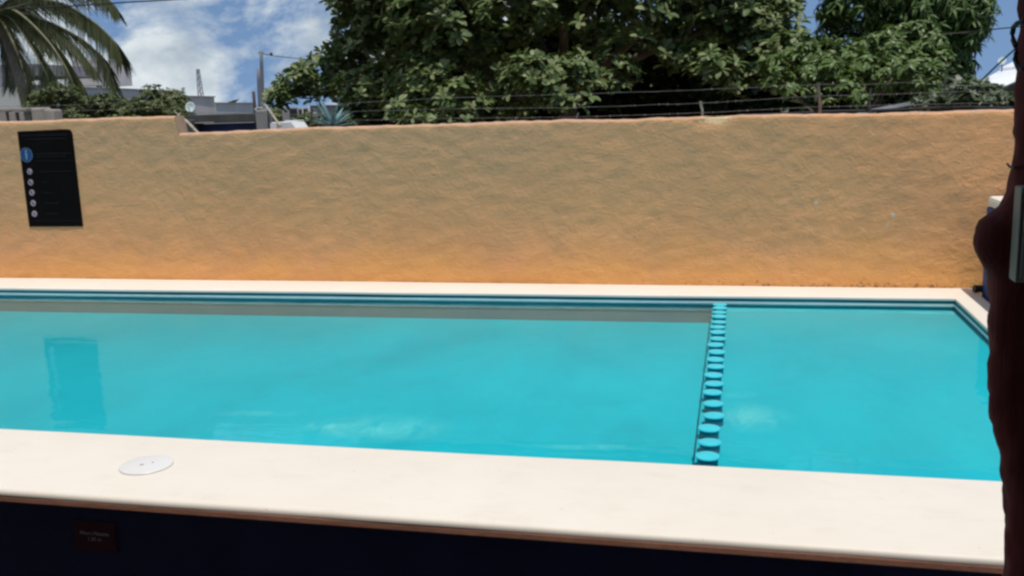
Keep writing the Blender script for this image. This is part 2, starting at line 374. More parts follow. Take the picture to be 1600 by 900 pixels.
M['stickpale'] = simple('bleached_timber', (0.42, 0.38, 0.30), (0.28, 0.24, 0.19), 8, 0.9, 0.3, (1, 1, 0.3))
M['stickdark'] = simple('dark_timber', (0.09, 0.075, 0.07), (0.05, 0.042, 0.04), 8, 0.9, 0.3, (1, 1, 0.3))
M['rusty'] = simple('rusty_post', (0.26, 0.16, 0.12), (0.15, 0.10, 0.08), 14, 0.9, 0.3)
M['boxgrey'] = simple('grey_box_plastic', (0.27, 0.28, 0.24), (0.23, 0.24, 0.21), 4, 0.5)
def trunk_wood():
    m, nt, b = mat('reddish_post_wood')
    n = noise_tex(nt, 9, 6, 0.65, (1, 1, 0.12), 0.6); n2_ = noise_tex(nt, 2.5, 4, 0.6)
    c = ramp(nt, n.outputs['Fac'], [(0.3, (0.07, 0.014, 0.014)), (0.7, (0.26, 0.065, 0.055))])
    c = mixc(nt, n2_.outputs['Fac'], c, (0.08, 0.02, 0.022))
    nt.links.new(c, b.inputs['Base Color']); b.inputs['Roughness'].default_value = 0.8; b.inputs['Specular IOR Level'].default_value = 0.1
    bump(nt, b, n.outputs['Fac'], 0.8, 0.014); return m
M['wood'] = trunk_wood()
M['bark'] = simple('grey_brown_bark', (0.16, 0.12, 0.09), (0.08, 0.06, 0.045), 7, 0.95, 0.6, (1, 1, 0.3))
M['thatch'] = simple('dry_palm_thatch', (0.16, 0.11, 0.065), (0.07, 0.05, 0.03), 12, 0.95, 0.6, (1, 0.2, 1))
M['deck'] = simple('terracotta_paving', (0.20, 0.10, 0.07), (0.13, 0.07, 0.05), 2.5, 0.8, 0.2)
M['earth'] = simple('dry_earth', (0.22, 0.18, 0.13), (0.12, 0.11, 0.07), 0.8, 0.95, 0.3)
def leaf_mat(name, ca, cb, cc, rough=0.42, trans=0.25, scale=0.0):
    m, nt, b = mat(name)
    g = N(nt, 'ShaderNodeNewGeometry'); oi = N(nt, 'ShaderNodeObjectInfo')
    f = math_(nt, 'FRACT', math_(nt, 'ADD', g.outputs['Random Per Island'], oi.outputs['Random']))
    c = ramp(nt, f, [(0.0, ca), (0.55, cb), (1.0, cc)])
    nt.links.new(c, b.inputs['Base Color']); b.inputs['Roughness'].default_value = rough
    b.inputs['Specular IOR Level'].default_value = 0.35
    tl = N(nt, 'ShaderNodeBsdfTranslucent'); nt.links.new(mixc(nt, 0.5, c, (0.10, 0.16, 0.02)), tl.inputs['Color'])
    ms = N(nt, 'ShaderNodeMixShader'); ms.inputs[0].default_value = trans
    nt.links.new(b.outputs[0], ms.inputs[1]); nt.links.new(tl.outputs[0], ms.inputs[2])
    nt.links.new(ms.outputs[0], nt.nodes['Material Output'].inputs['Surface'])
    return m
M['almond'] = leaf_mat('almond_leaf', (0.06, 0.105, 0.025), (0.13, 0.18, 0.055), (0.28, 0.31, 0.15), 0.55)
M['mango'] = leaf_mat('mango_leaf', (0.045, 0.10, 0.025), (0.085, 0.15, 0.035), (0.14, 0.20, 0.06), 0.5)
M['bush'] = leaf_mat('bright_bush_leaf', (0.08, 0.14, 0.03), (0.125, 0.19, 0.05), (0.19, 0.24, 0.10))
M['shrub'] = leaf_mat('dusty_shrub_leaf', (0.05, 0.08, 0.03), (0.10, 0.13, 0.07), (0.19, 0.21, 0.15))
M['farbush'] = leaf_mat('far_bush_leaf', (0.07, 0.095, 0.025), (0.10, 0.125, 0.04), (0.14, 0.16, 0.06))
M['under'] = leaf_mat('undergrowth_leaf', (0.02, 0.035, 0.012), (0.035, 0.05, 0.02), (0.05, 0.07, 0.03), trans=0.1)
M['agave'] = leaf_mat('blue_agave_leaf', (0.14, 0.26, 0.28), (0.19, 0.33, 0.35), (0.24, 0.38, 0.40), trans=0.05)
M['palm'] = leaf_mat('palm_leaflet', (0.04, 0.052, 0.022), (0.07, 0.085, 0.04), (0.12, 0.13, 0.075), trans=0.15)
M['rachis'] = simple('palm_midrib', (0.21, 0.20, 0.12), (0.14, 0.13, 0.08), 6, 0.7)

# ------------------------------------------------------------------ ground
bm = bmesh.new()
NG = 40
def gz(x, y): return 0.0 if y < 9 else min(0.0 + 0, 0.0)
vsg = [[bm.verts.new((x, y, 0)) for x in np.linspace(-1500, 1500, 7)] for y in np.linspace(-1500, 1500, 7)]
for j in range(6):
    for i in range(6): bm.faces.new((vsg[j][i], vsg[j][i + 1], vsg[j + 1][i + 1], vsg[j + 1][i]))
tag(finish('ground', bm, M['earth']), 'bare dry earth behind the boundary wall and round the pool', None, None, 'structure')
bm = bmesh.new(); box(bm, (-2, -0.9, 0.02), (15, 8.0, 0.04))
tag(finish('patio', bm, M['deck']), 'shaded terracotta patio in front of the pool', None, None, 'structure')

# ------------------------------------------------------------------ pool
XL = -8.6; XI = 1.056 * S; XO = 1.197 * S
YN0 = 2.118 * S; YN1 = 2.579 * S; 
def yfar_in(x): return (4.912 + (x / S + 4.374) * 0.0138) * S
YF1 = 5.262 * S - 0.002
WZ = ZC - 0.058
pool = empty('swimming_pool', (-3.5, 5.6, 0), 'raised turquoise swimming pool with wide cream coping below the orange wall', 'swimming pool')
# coping as one frame with rounded edges
def coping():
    bm = bmesh.new()
    out = [(XL - .6, YN0), (XO, YN0), (XO, YF1), (XL - .6, YF1)]
    # inner outline walked with many stations so the edge is slightly uneven
    inn = [(XL, YN1), (XI, YN1), (XI, yfar_in(XI)), (XL, yfar_in(XL))]
    nseg = [60, 24, 60, 24]
    def walk(poly, wob):
        pts = []
        for i in range(4):
            a = Vector(poly[i]); b = Vector(poly[(i + 1) % 4]); n = nseg[i]
            nrm = Vector((b.y - a.y, a.x - b.x)).normalized()
            for k in range(n):
                t = k / n; p = a.lerp(b, t)
                w = wob * fbm((p.x, p.y, 3.1), 1.1, 3) * min(1, 8 * t, 8 * (1 - t))
                pts.append(p + nrm * w)
        return pts
    o = walk(out, 0.004); i_ = walk(inn, 0.004)
    def ring(pts, cz, inset, centre):
        r_ = []
        for k, p in enumerate(pts):
            a = pts[k - 1]; b = pts[(k + 1) % len(pts)]
            n = Vector((b.y - a.y, a.x - b.x)).normalized()
            q = p + n * inset
            r_.append(bm.verts.new((q.x, q.y, cz + 0.003 * fbm((p.x, p.y, 9), 0.8, 2))))
        return r_
    rad = 0.020; rings = []
    # outer profile: underside -> bullnose -> top; outward normal positive
    TH = 0.027
    rings.append(ring(o, ZC - TH, -0.03, 0)); rings.append(ring(o, ZC - TH, -0.001, 0))
    for a in (0, 30, 60, 90):
        rings.append(ring(o, ZC - rad + rad * math.sin(math.radians(a)), -rad + rad * math.cos(math.radians(a)), 0))
    r2 = 0.009
    for a in (90, 60, 30, 0):
        rings.append(ring(i_, ZC - r2 + r2 * math.sin(math.radians(a)), r2 - r2 * math.cos(math.radians(a)), 0))
    rings.append(ring(i_, ZC - 0.020, 0.0, 0))
    rings.append(ring(i_, ZC - 0.020, 0.018, 0))
    n = len(o)
    for a, b in zip(rings[:-1], rings[1:]):
        for k in range(n):
            bm.faces.new((a[k], a[(k + 1) % n], b[(k + 1) % n], b[k]))
    bmesh.ops.recalc_face_normals(bm, faces=bm.faces)
    return finish('coping', bm, M['cream'], pool, smooth=True, angle=50)
coping()
bm = bmesh.new()      # brown strip under the bullnose, along the near side
tube_pts = []
box(bm, ((XL - .6 + XO) / 2, YN0 + 0.0575, ZC - 0.0425), (XO - XL + .6, 0.115, 0.030), bevel=0.006)
finish('edge_strip', bm, M['edge_brown'], pool)
bm = bmesh.new(); box(bm, ((XL - .6 + XO) / 2 - 0.02, YN0 + 0.16, (ZC - 0.062) / 2), (XO - XL + .5, 0.12, ZC - 0.062), bevel=0.004)
fw = finish('front_wall', bm, M['navy'], pool)
bm = bmesh.new(); box(bm, (XO - 0.09, (YN0 + YF1) / 2 + .05, (ZC - 0.05) / 2), (0.12, YF1 - YN0 - .15, ZC - 0.05), bevel=0.004)
finish('side_wall', bm, M['navy'], pool)
# inner faces: teal band above the water, faded band below it
ZL = 0.728; ZR = 0.856; XP = -0.165
def wallstrip(name, z0, z1, m, off, xa=XL, xb=XI, right=True):
    bm = bmesh.new()
    o = off
    segs = 40
    prev = None
    pts = [(xa + (xb - xa) * k / segs, yfar_in(xa + (xb - xa) * k / segs) + 0.004 - o) for k in range(segs + 1)]
    if right:
        pts[-1] = (XI + 0.004 - o, pts[-1][1]); pts += [(XI + 0.004 - o, y) for y in np.linspace(pts[-1][1], YN1 - 0.016 + o, 12)[1:]]
    for (x, y) in pts:
        w = 0.002 * fbm((x, y, 5), 3, 2)
        a = bm.verts.new((x, y, z0 + w)); b = bm.verts.new((x, y, z1 + w))
        if prev: bm.faces.new((prev[0], a, b, prev[1]))
        prev = (a, b)
    return finish(name, bm, m, pool)
wallstrip('water_band', WZ - 0.003, ZC - 0.0185, M['teal'], 0.0)
wallstrip('waterline_deposit', WZ - 0.004, WZ + 0.013, M['scale'], 0.0065)
bm = bmesh.new()   # inner wall below the water, near wall and outer left
def pool_basin():
    bm = bmesh.new()
    y0 = YN1 - 0.014; y1 = lambda x: yfar_in(x) + 0.014
    zt = WZ - 0.004
    # far wall, left (deep) and right (shallow)
    def quad(*p): bm.faces.new([bm.verts.new(q) for q in p])
    for xa, xb, zb in ((XL, XP, ZL), (XP, XI + 0.014, ZR)):
        quad((xa, y1(xa), zb), (xb, y1(xb), zb), (xb, y1(xb), zt), (xa, y1(xa), zt))
    x = XI + 0.014
    quad((x, y1(x), ZR), (x, y0, ZR), (x, y0, zt), (x, y1(x), zt))
    bmesh.ops.recalc_face_normals(bm, faces=bm.faces)
    finish('faded_band', bm, M['tile_fade'], pool)
    bm = bmesh.new()
    def quad(*p): bm.faces.new([bm.verts.new(q) for q in p])
    for xa, xb, zb in ((XL, XP, ZL), (XP, XI + 0.016, ZR)):
        quad((xa, y0, zb), (xb, y0, zb), (xb, y1(xb), zb), (xa, y1(xa), zb))
        quad((xa, y0, zb), (xb, y0, zb), (xb, y0, ZC - 0.02), (xa, y0, ZC - 0.02))
    quad((XP, y0, ZL), (XP, y1(XP), ZL), (XP, y1(XP), ZR), (XP, y0, ZR))
    quad((XL, y0, ZL), (XL, y1(XL), ZL), (XL, y1(XL), ZC - .02), (XL, y0, ZC - .02))
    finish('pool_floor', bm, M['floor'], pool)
pool_basin()
bm = bmesh.new()
nx, ny = 60, 24
vv = [[bm.verts.new((XL + (XI + .012 - XL) * i / nx, YN1 - 0.012 + (yfar_in(XL + (XI - XL) * i / nx) + 0.012 - YN1 + .012) * j / ny, WZ)) for i in range(nx + 1)] for j in range(ny + 1)]
for j in range(ny):
    for i in range(nx): bm.faces.new((vv[j][i], vv[j][i + 1], vv[j + 1][i + 1], vv[j + 1][i]))
tag(finish('water', bm, M['water'], smooth=True), 'clear turquoise water filling the pool', None, None, 'structure')

# row of round posts that divides the pool
div = empty('pool_divider', (-0.105, 5.8, ZL), 'row of round turquoise posts standing in the water across the pool', 'pool divider')
me_post = None
ys = [3.93, 4.1, 4.29, 4.475, 4.673, 4.875, 5.06, 5.235, 5.405, 5.58, 5.75, 5.925, 6.10, 6.28, 6.45, 6.605, 6.765, 6.93, 7.085, 7.235, 7.35]
for i, y in enumerate(ys):
    if me_post is None:
        bm = bmesh.new(); lathe(bm, [(0.045, ZL - 0.02 - ZC), (0.046, -0.052)], (0, 0, 0), 24)
        o = finish('divider_post', bm, M['shaft_shade'], None, smooth=True, angle=40); me_post = o.data
        bm = bmesh.new(); lathe(bm, [(0.046, -0.054), (0.052, -0.053), (0.0535, -0.050), (0.052, -0.046), (0.046, -0.0445)], (0, 0, 0), 28)
        cp_ = finish('cap', bm, M['post_tq'], None, smooth=True, angle=40); me_cap = cp_.data
    else:
        o = bpy.data.objects.new('divider_post', me_post); col.objects.link(o)
        cp_ = bpy.data.objects.new('cap', me_cap); col.objects.link(cp_)
    o.parent = div; cp_.parent = o
    o.matrix_parent_inverse = Matrix.Translation(div.location).inverted()
    jx = [0.0, 0, 0.004, -0.003, 0.014, 0.006, -0.002, 0.003, -0.004, 0.003, 0.0, 0.004, -0.008, 0.006, 0.0, -0.004, 0.003, 0.002, 0.0, 0.003, 0][i]
    o.location = (-0.106 + jx, y, ZC + 0.002 * math.sin(i * 2.3)); o.rotation_euler = (0.02 * math.sin(i * 1.7), 0.02 * math.cos(i * 2.9), i)

# skimmer lid on the near coping
lc = atz(229, 727.5, ZC)
bm = bmesh.new(); lathe(bm, [(0.112, -0.002), (0.114, 0.004), (0.111, 0.007), (0.104, 0.0085), (0.03, 0.0095)], (lc.x, lc.y, ZC), 40)
lid = finish('skimmer_lid', bm, M['lid'], None, smooth=True, angle=30)
tag(lid, 'round white plastic skimmer lid set into the cream coping', 'skimmer lid')
for dx, dy, r_ in ((-0.012, -0.016, .009), (0.02, 0.018, .006)):
    bm = bmesh.new(); lathe(bm, [(r_, 0.009), (r_ * .95, 0.0105)], (lc.x + dx, lc.y + dy, ZC), 14); finish('finger_hole', bm, M['block'], lid)

# plaque on the front wall of the pool
pc = at(150, 835, YN0 + 0.1)
plq = empty('depth_plaque', (pc.x, pc.y, pc.z), 'small dark plaque with pale depth lettering on the navy pool front', 'sign')
YP = YN0 + 0.095
bm = bmesh.new(); box(bm, (pc.x, YP, pc.z - .005), (0.195, 0.01, 0.135), bevel=0.002); finish('plate', bm, M['plaque'], plq)
def text(body, size, loc, m, name, parent, depth=0.001):
    c = bpy.data.curves.new(name, 'FONT'); c.body = body; c.size = size; c.extrude = depth; c.align_x = 'CENTER'
    o = bpy.data.objects.new(name, c); col.objects.link(o); o.rotation_euler = (math.pi / 2, 0, 0); o.location = loc
    bpy.context.view_layer.update()
    me = bpy.data.meshes.new_from_object(o.evaluated_get(bpy.context.evaluated_depsgraph_get()))
    me.transform(o.matrix_world); bpy.data.objects.remove(o); me.name = name
    return add_mesh(name, me, m, parent)
text('Altura Máxima', 0.0235, (pc.x, YP - 0.0065, pc.z + 0.002), M['plaque_txt'], 'lettering', plq)
text('1.30 m.', 0.0235, (pc.x, YP - 0.0065, pc.z - 0.024), M['plaque_txt'], 'lettering', plq)

# ------------------------------------------------------------------ boundary wall
YW = 5.266 * S
sgx0 = -4.405 * S; sgx1 = -4.011 * S; sgz1 = CAMZ - 0.060 * S; sgz0 = CAMZ - 0.668 * S
CHIP = at(1116, 184, YW)
bwall = empty('boundary_wall', (-2.5, YW + 0.1, 0), 'long orange rough plastered wall along the far side of the pool', 'wall')
def wall_section(name, xa, xb, top, thick, ragged=0.0, step=0.03):
    nx = int((xb - xa) / step); xs = np.linspace(xa, xb, nx + 1)
    # profile parameters: front rises from ground to the top, rounded, across the top, and down the back
    verts = []; prof = []
    zb = 0.0
    for z in np.linspace(0, 1, 58): prof.append(('f', z))
    for t in (0.25, 0.5, 0.75): prof.append(('r', t))
    for t in np.linspace(0, 1, 4): prof.append(('t', t))
    prof.append(('b', 1.0)); prof.append(('b', 0.0))
    npf = len(prof)
    rr = 0.025
    for i, x in enumerate(xs):
        zt = top(x) + 0.010 * fbm((x, 1, 0), 1.3, 3) + 0.006 * fbm((x, 4, 0), 7, 3)
        for kind, t in prof:
            if kind == 'f': p = Vector((x, YW, (ZC - 0.25) + (zt - rr - ZC + 0.25) * t if t > 0 else 0))
            elif kind == 'r':
                a = t * math.pi / 2; p = Vector((x, YW + rr - rr * math.cos(a), zt - rr + rr * math.sin(a)))
            elif kind == 't': p = Vector((x, YW + rr + (thick - rr) * t, zt))
            else: p = Vector((x, YW + thick, zt * t))
            if kind in 'frt':
                h = 0.0045 * fbm((p.x + .5 * p.z, p.z, 0.7), 2.0, 4) + 0.0042 * fbm((p.x * 1.0 + 0.6 * p.z, p.z * 1.8 - .5 * p.x, 7.7), 6.5, 4) + 0.0026 * fbm((p.x, p.z, 2), 22, 3)
                if kind == 'f':
                    if sgx0 - .03 < p.x < sgx1 + .03 and sgz0 - .03 < p.z < sgz1 + .03: h = min(h, 0.0)
                    ch = max(0.0, 1 - abs(p.x - CHIP.x + .02 * fbm((p.z, 3, 1), 9, 2)) / 0.16) * max(0.0, p.z - (zt - 0.10 - .03 * fbm((p.x, 8, 1), 8, 3)))
                    p.y -= h - 0.30 * min(ch, .06)
                else: p.y -= h - .018 * max(0.0, 1 - abs(p.x - CHIP.x) / 0.16) * (kind == 'r'); p.z += 0.6 * 0.008 * fbm((p.x, p.y, 3), 9, 3)
                # trowel dabs
            verts.append(p)
    verts = np.array([tuple(v) for v in verts])
    if ragged:
        # ragged broken end on the right side
        end = verts.reshape(nx + 1, npf, 3)
        for i in range(max(0, nx - 3), nx + 1):
            for k in range(npf):
                end[i, k, 0] += ragged * fbm((end[i, k, 1] * 3, end[i, k, 2] * 6, 1), 2, 3) * (i - nx + 4) / 4
        verts = end.reshape(-1, 3)
    quads = []
    idx = np.arange((nx + 1) * npf).reshape(nx + 1, npf)
    q = np.stack([idx[:-1, :-1], idx[1:, :-1], idx[1:, 1:], idx[:-1, 1:]], -1).reshape(-1, 4)
    o = quadmesh(name, verts, q, M['wall'], bwall, smooth=True)
    bm = bmesh.new(); bm.from_mesh(o.data)
    bm.verts.ensure_lookup_table()
    for i in (0, nx):
        f = bm.faces.new([bm.verts[idx[i, k]] for k in range(npf)])
        f.smooth = False
    bmesh.ops.recalc_face_normals(bm, faces=bm.faces)
    bm.to_mesh(o.data); bm.free()
    return o
XS = -3.285 * S
def top_low(x):
    u = x / S
    return CAMZ + S * np.interp(u, [-3.3, -3.0, -2.2, -1.2, 0.16, 1.3, 2.2], [-0.103, -0.099, -0.094, -0.090, -0.096, -0.100, -0.100])
def top_all(x):
    hi = CAMZ + S * (-0.0012 + 0.004 * math.sin(x * 2.1)); k = 1.0 if x > XS else 0.0
    return hi * (1 - k) + top_low(x) * k
wall_section('rendered_wall', XL - 1.2, 2.6, top_all, 0.16, step=0.028)
def lump(name, c, s, m, parent, seed):
    bm = bmesh.new(); bmesh.ops.create_icosphere(bm, subdivisions=3, radius=1)
    for v in bm.verts:
        d = 1 + 0.45 * fbm(tuple(v.co + Vector((seed, 0, 0))), 1.6, 4)
        v.co = Vector((c[0] + v.co.x * s[0] * d, c[1] + v.co.y * s[1] * d, c[2] + v.co.z * s[2] * d))
    return finish(name, bm, m, parent, smooth=True)

# ------------------------------------------------------------------ notice board
YS = YW - 0.006
brd = empty('notice_board', ((sgx0 + sgx1) / 2, YS, sgz0), 'tall black pool rules board with blue circle and prohibition pictograms on the orange wall', 'sign')
bm = bmesh.new()
outl = [(sgx0, sgz0), (sgx1, sgz0), (sgx1, sgz1 - 0.035), (sgx1 - 0.02, sgz1 - 0.006), (sgx1 - .06, sgz1), (sgx0, sgz1 - 0.008)]
fv = [bm.verts.new((x, YS, z)) for x, z in outl]; bv = [bm.verts.new((x, YS + 0.005, z)) for x, z in outl]
bm.faces.new(fv); bm.faces.new(bv[::-1])
for k in range(len(outl)): bm.faces.new((fv[k], bv[k], bv[(k + 1) % len(outl)], fv[(k + 1) % len(outl)]))
bmesh.ops.recalc_face_normals(bm, faces=bm.faces)
finish('board', bm, M['black'], brd)
def P(px, py): return at(px, py, YS)
def disc(name, c, r_, d0, d1, m, parent, seg=28):
    bm = bmesh.new(); lathe(bm, [(r_, d0), (r_ * 0.98, d1)], (c.x, YS, c.z), seg, axis='Y'); return finish(name, bm, m, parent)
def hbar(name, px0, px1, py, hgt, m=None, ):
    a = P(px0, py); b = P(px1, py); cz = (a.z + b.z) / 2
    bm = bmesh.new(); x = a.x
    while x < b.x - 0.006:
        w = min(random.uniform(0.02, 0.055), b.x - x); 
        box(bm, (x + w / 2, YS - 0.0012, cz), (w, 0.0016, hgt)); x += w + 0.008
    return finish(name, bm, m or M['signgrey'], brd)
c = P(41.5, 242); 
bd = disc('blue_pictogram', c, 0.067, 0.0005, 0.003, M['bluedisc'], brd, 40)
bm = bmesh.new()
for k in range(48):
    a0, a1 = 2 * math.pi * k / 48, 2 * math.pi * (k + 1) / 48
    q = []
    for (a, r_) in ((a0, .062), (a1, .062), (a1, .068), (a0, .068)): q.append(bm.verts.new((c.x + r_ * math.cos(a), YS - 0.0042, c.z + r_ * math.sin(a))))
    bm.faces.new(q)
finish('rim', bm, M['rim'], bd)
bm = bmesh.new(); lathe(bm, [(0.012, 0.003), (0.011, 0.0045)], (c.x, YS, c.z + 0.036), 14, axis='Y')
for (z0, z1, w0, w1) in ((0.02, -0.012, 0.014, 0.011), (-0.013, -0.046, 0.010, 0.007)):
    bm.faces.new([bm.verts.new((c.x + s * w, YS - 0.0044, c.z + z)) for s, w, z in ((-1, w0, z0), (1, w0, z0), (1, w1, z1), (-1, w1, z1))])
finish('figure', bm, M['figure'], bd)
for i, (px, py, tx) in enumerate(((46.5, 268, (62, 112)), (48, 285, (66, 76)), (50, 301, (66, 80)), (52, 317.5, (70, 92)), (54, 334, (72, 90)))):
    c = P(px, py); d = disc('prohibition_pictogram', c, 0.0315, 0.0005, 0.0022, M['signred'], brd)
    w = disc('white_field', c, 0.0275, 0.0023, 0.0032, M['signwhite'], d)
    bm = bmesh.new(); box(bm, (c.x, YS - 0.0042, c.z), (0.052, 0.0012, 0.005), Matrix.Rotation(math.radians(42), 3, 'Y')); finish('slash', bm, M['signred'], d)
    bm = bmesh.new()
    lathe(bm, [(0.0055, 0.0034), (0.005, 0.0046)], (c.x + 0.003 * (i - 2), YS, c.z + 0.010), 10, axis='Y')
    box(bm, (c.x - 0.002, YS - 0.0040, c.z - 0.004), (0.012 + 0.004 * (i % 2), 0.001, 0.013), Matrix.Rotation(0.5 * (i - 2), 3, 'Y'))
    finish('icon', bm, M['dark'], d)
    hbar('text_line', tx[0], tx[1], py, 0.012)
for a in ((32, 106, 211, .016), (40, 104, 217, .013), (56, 112, 240, .016), (57, 104, 244.5, .013), (55, 115, 251, .008), (52, 124, 345, .009)): hbar('text_line', *a)

# ------------------------------------------------------------------ wooden post of the shelter
def wooden_post():
    Yp = 2.62
    prof = [(-900, 1636), (-300, 1612), (0, 1593), (60, 1591), (100, 1590), (200, 1588), (255, 1583), (300, 1575), (322, 1560), (335, 1543), (345, 1526), (360, 1519), (385, 1521), (410, 1531), (425, 1540),
            (460, 1545), (520, 1544), (560, 1544), (600, 1545), (650, 1549), (700, 1558), (740, 1566), (800, 1572), (850, 1573), (900, 1568), (960, 1563), (1500, 1545), (2400, 1500)]
    base = at(1620, 880, Yp); RAD = 0.105
    # left silhouette offset relative to the axis as a function of height
    zz = []; off = []
    for py, px in prof:
        q = at(px, py, Yp - 0.0); zz.append(q.z); off.append(base.x - q.x)
    zz = np.array(zz[::-1]); off = np.array(off[::-1])
    root = empty('wooden_post', (base.x, Yp, 0), 'dark reddish tree trunk post with a knot standing right of the pool', 'post')
    bm = bmesh.new(); nz = 170; seg = 36; rings = []
    zs = np.linspace(0.0, 3.12, nz)
    for z in zs:
        L_ = float(np.interp(z, zz, off)); L_ = max(L_, 0.05)
        ring = []
        for k in range(seg):
            a = 2 * math.pi * k / seg
            d = Vector((math.cos(a), math.sin(a)))
            lob = max(0.0, -d.x) ** 3                       # the knot and the swellings bulge to the left
            basr = 0.088 + 0.006 * fbm((d.x, d.y, z * 1.3), 1.3, 3)
            r_ = basr * (1 - lob) + L_ * lob + 0.0035 * fbm((d.x * 2, d.y * 2, z * 0.5), 3.5, 3) + 0.0022 * fbm((d.x * 6, d.y * 6, z * 0.7), 3.0, 3) + lob * 0.011 * fbm((d.x, d.y, z * 6), 2.2, 4)
            ring.append(bm.verts.new((base.x + d.x * r_, Yp + d.y * r_, z)))
        rings.append(ring)
    for i in range(nz - 1):
        for k in range(seg): bm.faces.new((rings[i][k], rings[i][(k + 1) % seg], rings[i + 1][(k + 1) % seg], rings[i + 1][k]))
    bm.faces.new(rings[0][::-1]); bm.faces.new(rings[-1])
    finish('trunk', bm, M['wood'], root, smooth=True)
    return root, base, Yp
post, pb, Yp = wooden_post()
a = at(1587, 290, Yp - 0.10); b_ = at(1585, 437, Yp - 0.10)
jb = empty('junction_box', (a.x + 0.06, Yp - 0.1, b_.z), 'grey plastic electrical box fixed to the dark wooden post', 'electrical box')
bm = bmesh.new(); box(bm, (a.x + 0.066, Yp - 0.115, (a.z + b_.z) / 2), (0.13, 0.06, a.z - b_.z), bevel=0.006); finish('case', bm, M['boxgrey'], jb)
bm = bmesh.new(); box(bm, (a.x + 0.066, Yp - 0.148, (a.z + b_.z) / 2), (0.112, 0.008, (a.z - b_.z) * 0.92), bevel=0.003); finish('cover', bm, M['boxgrey'], jb)
cl = empty('cable_loop', at(1585, 60, Yp - 0.05), 'black cable looped round the top of the dark wooden post', 'cable')
bm = bmesh.new()
tube(bm, [at(x, y, Yp - 0.02 - d) for x, y, d in ((1600, 34, .1), (1590, 36, .08), (1584, 42, .05), (1582, 52, .04), (1583, 62, .04), (1587, 72, .06), (1588, 82, .07), (1586, 92, .06), (1590, 104, .08), (1600, 108, .1))], 0.006, 8)
finish('loop', bm, M['cable'], cl)
bm = bmesh.new(); tube(bm, [at(x, y, Yp - d) for x, y, d in ((1574, 256, .0), (1577, 260, .06), (1585, 262, .1), (1600, 263, .11))], 0.003, 6); finish('tie_wire', bm, M['cable'], cl)

# thatched shelter over the photographer: it shades the patio and the pool front
roof = empty('thatched_roof', (-2.6, 0, 2.9), 'dry palm thatch roof of the shelter over the patio, carried by the wooden post', 'roof')
EZ = 3.30; EY = YN0 + 0.012 - (EZ - ZC) * (-SUN.y / SUN.z) * 1.0 - 0.0
EY = YN0 - 0.045 + (EZ - ZC) * (SUN.y / SUN.z)
bm = bmesh.new(); xs = np.linspace(-11.5, 4.6, 160); rows = []
for (y, z0) in ((EY, EZ), (EY - 0.05, EZ + 0.16), (-2.0, EZ + 1.6), (-6.5, EZ - 0.1), (-6.45, EZ - 0.3), (-2.0, EZ + 1.4), (EY - 0.08, EZ + 0.0)):
    rows.append([bm.verts.new((x, y + (0.005 * fbm((x, y, 1), 6, 3) if y > 1 else 0), z0)) for x in xs])
for a in range(len(rows)):
    b_ = (a + 1) % len(rows)
    for i in range(len(xs) - 1): bm.faces.new((rows[a][i], rows[a][i + 1], rows[b_][i + 1], rows[b_][i]))
bmesh.ops.recalc_face_normals(bm, faces=bm.faces)
finish('thatch', bm, M['thatch'], roof)
for x in (-8, -5.5, -3, -0.5, 2.0):
    bm = bmesh.new(); tube(bm, [(x, EY - 0.25, EZ - 0.02), (x, -2.0, EZ + 1.32)], 0.05, 8); finish('rafter', bm, M['stickdark'], roof)
bm = bmesh.new(); tube(bm, [(-11, 2.45, EZ - 0.02), (4.4, 2.45, EZ - 0.02)], 0.07, 10); finish('eave_beam', bm, M['stickdark'], roof)
# unseen wall added behind the patio, keeping light off the pool front
bm = bmesh.new(); box(bm, (-3, -5.4, 1.6), (16, 0.2, 3.2))
tag(finish('unseen_dark_wall', bm, M['bluewall']), 'unseen dark blue wall added behind the patio to keep light off the pool front', 'wall')

# blue side wall with white cap and black pipe, mostly hidden by the post
sw = empty('side_wall', (1.215 * S + 0.15, 6.6, 0), 'blue painted side wall with white rounded cap, glimpsed left of the post knot', 'wall')
x0 = 1.2125 * S
bm = bmesh.new(); box(bm, (x0 + 0.10, 6.62, 0.80), (0.2, 2.2, 1.60), bevel=0.01); finish('wall_face', bm, M['bluepaint'], sw)
bm = bmesh.new(); box(bm, (x0 + 0.115, 6.62, 1.64), (0.225, 2.2, 0.08), bevel=0.03); finish('cap', bm, M['cream'], sw)
bm = bmesh.new(); q = atz(1529, 449, ZC + 0.03)
tube(bm, [(q.x - 0.045, q.y - 0.06, ZC + 0.03), (q.x, q.y - 0.05, ZC + 0.028), (q.x + 0.035, q.y - 0.05, ZC + 0.03)], 0.028, 12)
tag(finish('black_pipe', bm, M['cable'], None, smooth=True, angle=40), 'short black pipe end lying at the foot of the blue side wall', 'pipe')

